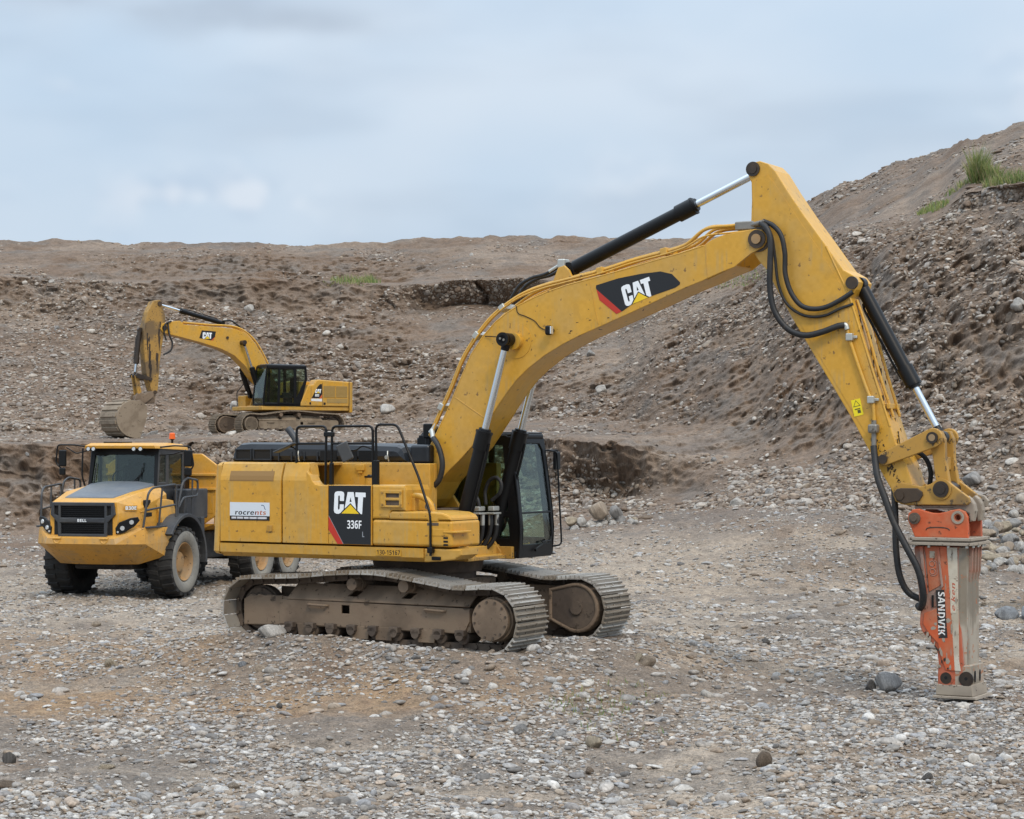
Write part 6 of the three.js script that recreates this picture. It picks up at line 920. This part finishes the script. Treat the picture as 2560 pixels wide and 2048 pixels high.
  mesh('steering_wheel', [(() => { const g = new THREE.TorusGeometry(0.2, 0.018, 8, 28); g.rotateY(Math.PI / 2 - 0.0); g.rotateZ(0.5); g.translate(-0.38, 2.74, 0.25); return g; })(), rod([-0.2, 2.45, 0.25], [-0.38, 2.74, 0.25], 0.03), box(-0.32, -0.06, 2.45, 2.62, -0.75, 0.75, 0.03)], M.seat, cab);
  mesh('wiper', [rod([0.055, 2.55, -0.30], [-0.055, 2.90, -0.52], 0.012), rod([0.03, 2.70, -0.44], [-0.06, 3.06, -0.50], 0.009), rod([0.06, 2.55, -0.22], [-0.02, 2.82, -0.46], 0.012), rod([0.05, 2.58, 0.72], [-0.04, 3.05, 0.70], 0.012)], M.black, cab);
  mesh('sun_visor', [exX([[0.78, 3.38], [-0.78, 3.38], [-0.78, 3.24], [-0.55, 3.20], [-0.4, 3.25], [0.4, 3.25], [0.55, 3.20], [0.78, 3.24]], -0.14, -0.12, 0.003)], M.matteBlack, cab);
  mesh('roof', [hull([[0.16, 3.40, 0.90], [0.18, 3.46, 0.88], [0.08, 3.52, 0.78], [-1.50, 3.36, 0.92], [-1.52, 3.42, 0.90], [-1.40, 3.50, 0.80], [-0.8, 3.53, 0.7]])], Y, truck);
  mesh('roof_hatch', [box(-0.5, 0.02, 3.52, 3.555, 0.02, 0.50, 0.03)], M.black, truck);
  for (const z of [0.80, 0.67, -0.36, -0.53]) { const l = mesh('roof_lamp', [rod([0.10, 3.385, z], [0.175, 3.385, z], 0.05, 0.055, 20)], M.black, truck); mesh('lamp_lens', [rod([0.174, 3.385, z], [0.185, 3.385, z], 0.046, 0.04, 20)], M.lamp, l); }
  const bc = mesh('beacon', [rod([-1.2, 3.62, -0.66], [-1.2, 3.74, -0.66], 0.075, 0.068, 20), rod([-1.2, 3.74, -0.66], [-1.2, 3.765, -0.66], 0.068, 0.05, 20)], M.amber, truck); mesh('beacon_base', [rod([-1.2, 3.46, -0.66], [-1.2, 3.62, -0.66], 0.025, 0.03, 12), rod([-1.2, 3.60, -0.66], [-1.2, 3.625, -0.66], 0.05, 0.06, 16)], M.black, bc);
  // mirrors
  { const m = mesh('mirror', [box(0.17, 0.25, 2.98, 3.36, 1.35, 1.53, 0.03), box(0.17, 0.25, 2.78, 2.95, 1.37, 1.52, 0.03)], M.black, truck); mesh('mirror_arm', [rail([[-0.05, 3.42, 0.86], [0.18, 3.48, 1.15], [0.20, 3.48, 1.58], [0.20, 3.05, 1.62], [0.20, 2.95, 1.5]], 0.018, 0.08), rail([[0.0, 3.36, 0.86], [0.18, 3.28, 1.1], [0.2, 3.42, 1.35]], 0.014, 0.04), rail([[0.1, 3.40, 0.98], [0.13, 2.75, 0.98], [0.08, 2.5, 0.92]], 0.02, 0.06)], M.black, m); }
  { const m = mesh('mirror', [box(-0.24, -0.14, 2.98, 3.36, -1.66, -1.46, 0.03), box(-0.24, -0.14, 2.77, 2.95, -1.64, -1.47, 0.03)], M.black, truck); mesh('mirror_arm', [rail([[-0.1, 3.42, -0.86], [-0.18, 3.46, -1.2], [-0.19, 3.44, -1.62], [-0.19, 3.0, -1.70], [-0.19, 2.9, -1.62]], 0.018, 0.08), rail([[-0.1, 3.24, -0.88], [-0.18, 3.27, -1.2], [-0.19, 3.36, -1.5]], 0.014, 0.04)], M.black, m); }
  // hand rails and steps beside the bonnet and the cab door
  for (const s of [1, -1]) {
    mesh('handrail', [rail([[1.48, 1.64, s * 1.27], [1.36, 2.40, s * 1.33], [1.20, 2.52, s * 1.36], [0.22, 2.58, s * 1.46], [0.26, 1.63, s * 1.48]], 0.026, 0.1), rail([[0.90, 1.64, s * 1.36], [0.80, 2.52, s * 1.40]], 0.022), rail([[1.44, 2.02, s * 1.30], [0.25, 2.12, s * 1.46]], 0.022), box(0.22, 1.45, 1.62, 1.66, s * 1.36 - 0.06, s * 1.36 + 0.06, 0.01)], G, truck);
    mesh('handrail', [rail([[0.22, 1.75, s * 1.48], [0.20, 2.1, s * 1.50], [0.02, 2.62, s * 1.52], [-0.22, 2.72, s * 1.52], [-0.78, 2.66, s * 1.52], [-0.78, 2.30, s * 1.52], [-0.02, 2.27, s * 1.52], [0.18, 2.05, s * 1.50]], 0.026, 0.1), rail([[-0.5, 1.8, s * 1.5], [-0.5, 2.68, s * 1.52]], 0.022), rail([[-0.10, 1.8, s * 1.5], [-0.1, 2.28, s * 1.52]], 0.022)], G, truck);
    const arc = [], arc2 = []; for (let i = 0; i <= 14; i++) { const a = lerp(0.62, 3.25, i / 14); arc.push([-0.08 + 1.03 * Math.cos(a), 0.86 + 1.05 * Math.sin(a)]); arc2.unshift([-0.08 + 0.95 * Math.cos(a), 0.86 + 0.97 * Math.sin(a)]); }
    mesh('mudguard', [ex([...arc, ...arc2], ...(s > 0 ? [1.02, 1.62] : [-1.62, -1.02]), 0.012)], G, truck);
    mesh('access_panel', [box(-1.75, -0.6, 1.75, 2.45, s * 1.15 - 0.18, s * 1.15 + 0.18, 0.04), box(-1.1, -0.95, 1.2, 1.8, s * 1.45 - 0.1, s * 1.45 + 0.1, 0.02)], G, truck);
  }
  mesh('rear_stack', [box(-1.88, -1.48, 1.5, 2.95, -0.8, 0.8, 0.05), rod([-1.65, 2.9, 0.55], [-1.65, 3.3, 0.55], 0.07)], M.black, truck);
  // tipper body
  const fr = [[1.42, 1.80], [1.44, 3.0], [1.05, 3.27], [-1.05, 3.27], [-1.44, 3.0], [-1.42, 1.80], [-0.8, 1.4], [0.8, 1.4]];
  const body = mesh('tipper_body', [exX(fr, -2.06, -1.98, 0.015), ex([[-2.0, 1.55], [-2.0, 3.0], [-6.4, 3.0], [-7.0, 2.9], [-7.1, 2.0], [-6.0, 1.5]], 1.36, 1.44, 0.015), ex([[-2.0, 1.55], [-2.0, 3.0], [-6.4, 3.0], [-7.0, 2.9], [-7.1, 2.0], [-6.0, 1.5]], -1.44, -1.36, 0.015), hull([[-2.0, 1.4, 0.8], [-6.2, 1.4, 0.8], [-2.0, 1.6, 1.38], [-7.0, 1.95, 1.38], [-6.2, 1.5, 1.38], [-2, 1.5, 0.5]])], Y, truck);
  mesh('body_rib', [box(-1.98, -1.91, 2.74, 2.80, -1.44, 1.44, 0.012), box(-2.0, -1.92, 2.40, 2.46, -1.43, 1.43, 0.012), ex([[-2.0, 2.92], [-2.0, 3.02], [-6.4, 3.02], [-6.4, 2.92]], -1.50, -1.43, 0.01), ex([[-2.0, 2.92], [-2.0, 3.02], [-6.4, 3.02], [-6.4, 2.92]], 1.43, 1.50, 0.01)], Y, body);
  mesh('body_recess', [box(-1.985, -1.975, 1.85, 2.38, -1.36, 1.36, 0.004)], Y, body);
}
// ---------------------------------------------------------------- second excavator working on the upper bench
const far = new THREE.Group(); far.name = 'excavator_001'; scene.add(far);
far.position.set(-10.39, 3.39, -92.14); far.rotation.y = Math.PI + THREE.MathUtils.degToRad(33.86);
tag(far, 'yellow excavator with a large bucket resting on the bench below the slope', 'excavator', 'crawler excavators in the gravel pit');
{
  const dustF = std({ map: worn('#8d7f6d', '#6b5d4d', 0.8, 31, 0.02), roughness: 0.9 }), Y = M.yellow, BY = M.boomYellow;
  undercarriage(far, { shoe: 0.70, single: false, shoeMat: dustF, frameMat: dustF });
  mesh('main_frame', [box(-2.9, 1.45, 1.08, 1.26, -1.44, 1.44, 0.03), box(0.2, 1.2, 1.05, 1.3, -0.5, 0.5, 0.02)], Y, far);
  const cwPlan = [[-2.84, 1.5], [-3.02, 1.42]]; for (let i = 1; i < 12; i++) { const z = lerp(1.4, -1.4, i / 12); cwPlan.push([-3.06 - 0.4 * (1 - (z / 1.4) ** 2), z]); } cwPlan.push([-3.02, -1.42], [-2.84, -1.5]);
  mesh('counterweight', [exY(cwPlan, 1.0, 2.36, 0.04)], Y, far);
  // left side: radiator doors behind the cab, slanting front edge
  const prof = [[-2.82, 1.27], [-2.82, 2.36], [-1.28, 2.44], [-1.20, 2.42], [-1.05, 2.22], [-0.78, 2.20], [-0.40, 1.40], [-0.40, 1.27]];
  for (const s of [-1, 1]) mesh('side_body', [ex(prof, ...(s < 0 ? [-1.50, -0.9] : [0.9, 1.5]), 0.04)], Y, far);
  mesh('body_core', [box(-2.84, -0.6, 1.25, 2.36, -0.92, 0.92, 0.03), box(-0.6, 0.1, 1.25, 1.9, -0.5, 1.4, 0.03)], Y, far);
  const vent = std({ map: worn('#a08348', '#8a7752', 0.7, 33, 0), roughness: 0.7 });
  const scr = mesh('radiator_screen', [box(-2.72, -1.54, 1.66, 2.17, -1.512, -1.498, 0.004)], vent, far); for (let i = 0; i < 9; i++) mesh('screen_bar', [box(-2.72, -1.54, 1.69 + i * 0.055, 1.705 + i * 0.055, -1.520, -1.510, 0.002)], vent, scr);
  mesh('screen_divider', [box(-2.14, -2.11, 1.64, 2.19, -1.522, -1.505, 0.003)], Y, scr);
  mesh('lower_screen', [box(-2.74, -1.7, 1.42, 1.62, -1.512, -1.498, 0.004)], vent, far);
  mesh('door_seam', [box(-2.835, -2.815, 1.05, 2.36, -1.506, -1.49, 0), box(-1.49, -1.475, 1.28, 2.3, -1.506, -1.49, 0), box(-0.92, -0.91, 1.28, 2.1, -1.506, -1.49, 0)], M.trackDark, far);
  mesh('vent_hole', [box(-0.92, -0.83, 1.34, 1.44, -1.508, -1.49, 0.01), box(-1.64, -1.53, 1.33, 1.44, -1.508, -1.49, 0.01)], M.matteBlack, far);
  const lm = print(0.55, 0.75, 500, (x, W, H) => { x.fillStyle = '#121417'; x.fillRect(0, 0, W, H); x.fillStyle = '#c2542a'; x.beginPath(); x.moveTo(W, H * 0.72); x.lineTo(W, H); x.lineTo(W * 0.72, H); x.fill(); logo(x, W * 0.34, H * 0.34, W * 0.58, H * 0.30, '#eceff0', '#e6c32a', '#121417'); x.fillStyle = '#eceff0'; x.fillRect(W * 0.34, H * 0.71, W * 0.38, H * 0.17); x.fillStyle = '#55585c'; x.font = `bold ${Math.round(H * 0.16)}px sans-serif`; x.fillText('330', W * 0.36, H * 0.86); });
  sticker('side_badge', [[-0.94, 1.62], [-1.46, 1.62], [-1.46, 2.24], [-1.36, 2.24], [-1.22, 2.10]], -1.5, lm, far, true);
  sticker('white_strip', [[-1.46, 1.48], [-0.92, 1.50], [-0.92, 1.60], [-1.46, 1.60]], -1.5, M.white, far, true);
  // cab
  const z1 = -1.48, z0 = -0.46, B = M.black;
  const cab = mesh('cab', [box(-0.72, 1.30, 1.26, 1.40, z1, z0, 0.03), box(-0.74, 1.22, 2.94, 3.05, z1 + 0.02, z0 - 0.02, 0.05)], B, far);
  const out = [[-0.42, 1.30], [1.40, 1.30], [1.42, 1.6], [1.24, 2.98], [-0.70, 3.02], [-0.74, 2.45]];
  const w1 = [[0.72, 1.36], [0.66, 2.90], [1.18, 2.90], [1.34, 1.6], [1.33, 1.36]], w2 = [[-0.08, 1.40], [-0.08, 2.88], [0.56, 2.88], [0.60, 1.40]], w3 = [[-0.22, 1.60], [-0.64, 2.45], [-0.61, 2.88], [-0.20, 2.88]];
  for (const s of [0, 1]) { const [a, b] = s ? [z0 - 0.05, z0] : [z1, z1 + 0.05]; mesh('cab_side', [ex(out, a, b, 0.01, [w1, w2, w3])], B, cab); for (const [i, w] of [w1, w2, w3].entries()) mesh('side_window', [ex(w, (a + b) / 2 - 0.002, (a + b) / 2 + 0.002, 0)], M.glassDark, cab); }
  const lx = (y) => y < 1.6 ? 1.41 : lerp(1.41, 1.23, (y - 1.6) / 1.4), lg = (g) => { const p = g.attributes.position; for (let i = 0; i < p.count; i++) p.setX(i, p.getX(i) + lx(p.getY(i))); g.computeVertexNormals(); return g; };
  mesh('front_frame', [lg(exX([[z1, 1.28], [z0, 1.28], [z0, 1.6], [z0, 3.0], [z1, 3.0], [z1, 1.6]], -0.05, 0, 0.008, [[[z1 + 0.06, 1.36], [z1 + 0.06, 1.6], [z1 + 0.06, 2.92], [z0 - 0.06, 2.92], [z0 - 0.06, 1.6], [z0 - 0.06, 1.36]]]))], B, cab);
  mesh('windscreen', [lg(exX([[z1 + 0.06, 1.36], [z0 - 0.06, 1.36], [z0 - 0.06, 1.6], [z0 - 0.06, 2.92], [z1 + 0.06, 2.92], [z1 + 0.06, 1.6]], -0.025, -0.02, 0))], M.glassDark, cab);
  mesh('seat', [box(-0.30, 0.25, 1.62, 1.76, -1.22, -0.74, 0.05), box(-0.38, -0.24, 1.7, 2.5, -1.2, -0.76, 0.05), box(-0.2, 0.1, 1.4, 1.62, -1.15, -0.8, 0.03), box(0.0, 0.4, 1.6, 1.85, -1.38, -1.26, 0.03)], M.seat, cab);
  mesh('roof_plate', [box(-0.66, 1.1, 3.05, 3.08, z1 + 0.08, z0 - 0.08, 0.015)], M.hoodGrey, cab);
  mesh('right_box', [box(0.64, 1.18, 1.24, 1.75, 0.7, 1.44, 0.04)], Y, far); mesh('handrail', [rail([[1.22, 1.2, 1.4], [1.24, 1.9, 1.4], [0.9, 2.3, 1.4], [0.7, 2.3, 1.4], [0.7, 1.7, 1.4]], 0.02, 0.06)], M.black, far);
  for (const z of [-0.42, 0.42]) mesh('pivot_bracket', [ex([[0.0, 1.25], [1.1, 1.25], [1.0, 1.6], [0.6, 1.75], [0.4, 2.1], [0.1, 2.1]], z - 0.04, z + 0.04, 0.01)], M.grimy, far);
  // boom
  const top = [[0.10, 2.2], [0.30, 2.5], [0.62, 3.05], [0.78, 3.43], [1.18, 4.0], [1.70, 4.45], [2.19, 4.62], [3.42, 4.68], [4.60, 4.72], [4.78, 4.88], [5.3, 4.82], [5.62, 4.72], [5.68, 4.5], [5.55, 4.34], [4.64, 4.16], [3.73, 3.96], [2.81, 3.72], [2.18, 3.44], [1.68, 3.0], [1.34, 2.55], [0.7, 1.95], [0.25, 1.85]];
  const boom = mesh('boom', [ex(top, -0.3, 0.3, 0.015)], BY, far);
  mesh('boom_line', [hose([[0.35, 2.75, -0.2], [0.72, 3.5, -0.2], [1.15, 4.12, -0.2], [1.68, 4.55, -0.2], [2.2, 4.72, -0.2], [3.4, 4.76, -0.2], [4.6, 4.82, -0.2]], 0.04, 50), hose([[0.35, 2.75, 0.1], [0.72, 3.5, 0.1], [1.15, 4.14, 0.1], [1.68, 4.57, 0.1], [2.2, 4.72, 0.1], [3.4, 4.77, 0.1], [4.6, 4.82, 0.1]], 0.04, 50)], BY, boom);
  mesh('boom_pin', [disc(1.86, 4.02, -0.62, 0.62, 0.10), disc(5.5, 4.55, -0.34, 0.34, 0.11), disc(2.55, 4.22, -0.35, -0.3, 0.06)], M.oil, boom);
  const bm = print(0.78, 0.42, 600, (x, W, H) => { x.fillStyle = '#14171b'; x.fillRect(0, 0, W, H); x.fillStyle = '#c2542a'; x.beginPath(); x.moveTo(W, H * 0.5); x.lineTo(W, H); x.lineTo(W * 0.7, H); x.fill(); logo(x, W * 0.2, H * 0.18, W * 0.56, H * 0.66); });
  { const pts = [[3.76, 4.50], [3.09, 4.47], [3.14, 4.22], [3.24, 4.07], [3.88, 4.16]]; sticker('boom_badge', pts, -0.3, bm, boom, true); }
  for (const z of [-0.5, 0.5]) cylinder(far, [1.02, 1.72], [1.86, 4.02], 0.52, z, 0.10, { pipeSide: -1 });
  cylinder(far, [2.65, 4.86], [5.72, 5.58], 0.64, 0, 0.10);
  mesh('boom_hose', [hose([[2.62, 4.95, -0.1], [2.3, 4.98, -0.1], [2.0, 4.82, -0.1], [1.8, 4.68, -0.1]], 0.04), hose([[5.2, 4.85, -0.33], [5.5, 4.7, -0.38], [5.55, 4.35, -0.38], [5.45, 4.0, -0.38]], 0.035), hose([[5.35, 4.8, -0.3], [5.30, 4.2, -0.4], [5.18, 3.9, -0.4], [5.25, 3.6, -0.4], [5.55, 3.4, -0.3]], 0.04)], M.hose, far);
  // stick, rusty and oil streaked
  const rust = std({ map: worn('#a8823f', '#6e5a3e', 1.1, 41, 0.04), roughness: 0.7 });
  const stick = mesh('stick', [ex([[5.62, 5.68], [5.72, 5.74], [5.98, 5.68], [6.25, 5.2], [6.42, 4.4], [6.40, 3.6], [6.30, 2.6], [6.02, 1.72], [5.84, 1.72], [5.76, 1.95], [5.66, 3.3], [5.48, 4.4], [5.42, 5.0]], -0.25, 0.25, 0.02)], rust, far);
  const r = rng(61), oil = []; for (let i = 0; i < 34; i++) { const y = lerp(2.4, 4.8, r()), x = lerp(lerp(5.85, 5.55, (y - 2) / 2.6), lerp(6.1, 6.4, (y - 2) / 2.6), r() < 0.5 ? 0.08 + 0.2 * r() : 0.72 + 0.2 * r()), L = 0.15 + 0.55 * r(), w = 0.012 + 0.035 * r(); oil.push(ex([[x - w, y], [x + w * 0.6, y + w], [x + w, y - L * 0.4], [x + w * 0.2, y - L], [x - w * 0.4, y - L * 0.7]], -0.256 - i * 0.0001, -0.248, 0)); } mesh('oil_marks', oil, M.oil, stick).userData.kind = 'stuff';
  mesh('stick_pin', [disc(5.70, 5.58, -0.3, 0.3, 0.1), disc(5.92, 1.80, -0.32, 0.32, 0.08), disc(6.12, 2.35, -0.32, 0.32, 0.07)], M.oil, stick);
  cylinder(far, [6.50, 4.45], [6.72, 2.50], 0.72, 0, 0.10, { mat: M.oil });
  for (const z of [-0.3, 0.3]) { mesh('guide_link', [ex([[6.08, 2.28], [6.14, 2.44], [6.74, 2.6], [6.84, 2.50], [6.72, 2.38]], z - 0.03, z + 0.03, 0.008)], M.oil, far); mesh('power_link', [ex([[6.64, 2.54], [6.80, 2.52], [6.66, 1.66], [6.48, 1.62]], z * 0.6 - 0.05, z * 0.6 + 0.05, 0.008)], M.grimy, far); }
  mesh('quick_coupler', [ex([[5.84, 1.80], [5.96, 1.92], [6.3, 1.72], [6.55, 1.80], [6.72, 1.62], [6.75, 1.40], [6.3, 1.30], [5.9, 1.35]], -0.24, 0.24, 0.03)], M.trackMud, far);
  // bucket curled under: barrel back with wear strips, cheek plates, teeth
  const bp = []; for (let i = 0; i <= 16; i++) { const a = lerp(0.55 * Math.PI, -0.42 * Math.PI, i / 16); bp.push([7.14 + 0.78 * Math.cos(a), 0.66 + 0.78 * Math.sin(a)]); }
  const inner = bp.map(([x, y]) => [lerp(7.14, x, 0.94), lerp(0.66, y, 0.94)]).reverse();
    const bucket = mesh('bucket', [ex([...bp, [6.98, -0.24], [6.86, -0.06], ...inner.slice(0, -1), [6.98, 1.38]], -0.86, 0.86, 0.01)], dustF, far);
  for (const s of [-1, 1]) mesh('cheek_plate', [ex([...bp, [6.91, -0.22], [6.72, 0.20], [6.55, 0.75], [6.56, 1.2], [6.88, 1.46]], ...(s < 0 ? [-0.91, -0.86] : [0.86, 0.91]), 0.01)], dustF, bucket);
  for (let i = 2; i < 15; i += 2) { const [x, y] = bp[i], a = Math.atan2(y - 0.66, x - 7.14); const g = box(-0.012, 0.05, -0.085, 0.085, -0.82, 0.82, 0.008); g.rotateZ(a); g.translate(x, y, 0); mesh('wear_strip', [g], dustF, bucket); }
  for (const z of [-0.72, -0.36, 0, 0.36, 0.72]) mesh('tooth', [ex([[7.08, -0.06], [6.92, -0.09], [6.78, -0.38], [6.86, -0.40]], z - 0.06, z + 0.06, 0.01)], M.trackDark, bucket);
  mesh('bucket_ear', [ex([[5.86, 1.86], [6.0, 1.6], [6.4, 1.30], [6.9, 1.36], [6.72, 1.76], [6.5, 1.64], [6.1, 1.84]], -0.30, -0.24, 0.01), ex([[5.86, 1.86], [6.0, 1.6], [6.4, 1.30], [6.9, 1.36], [6.72, 1.76], [6.5, 1.64], [6.1, 1.84]], 0.24, 0.30, 0.01)], M.trackMud, bucket);
}
renderer.render(scene, camera);
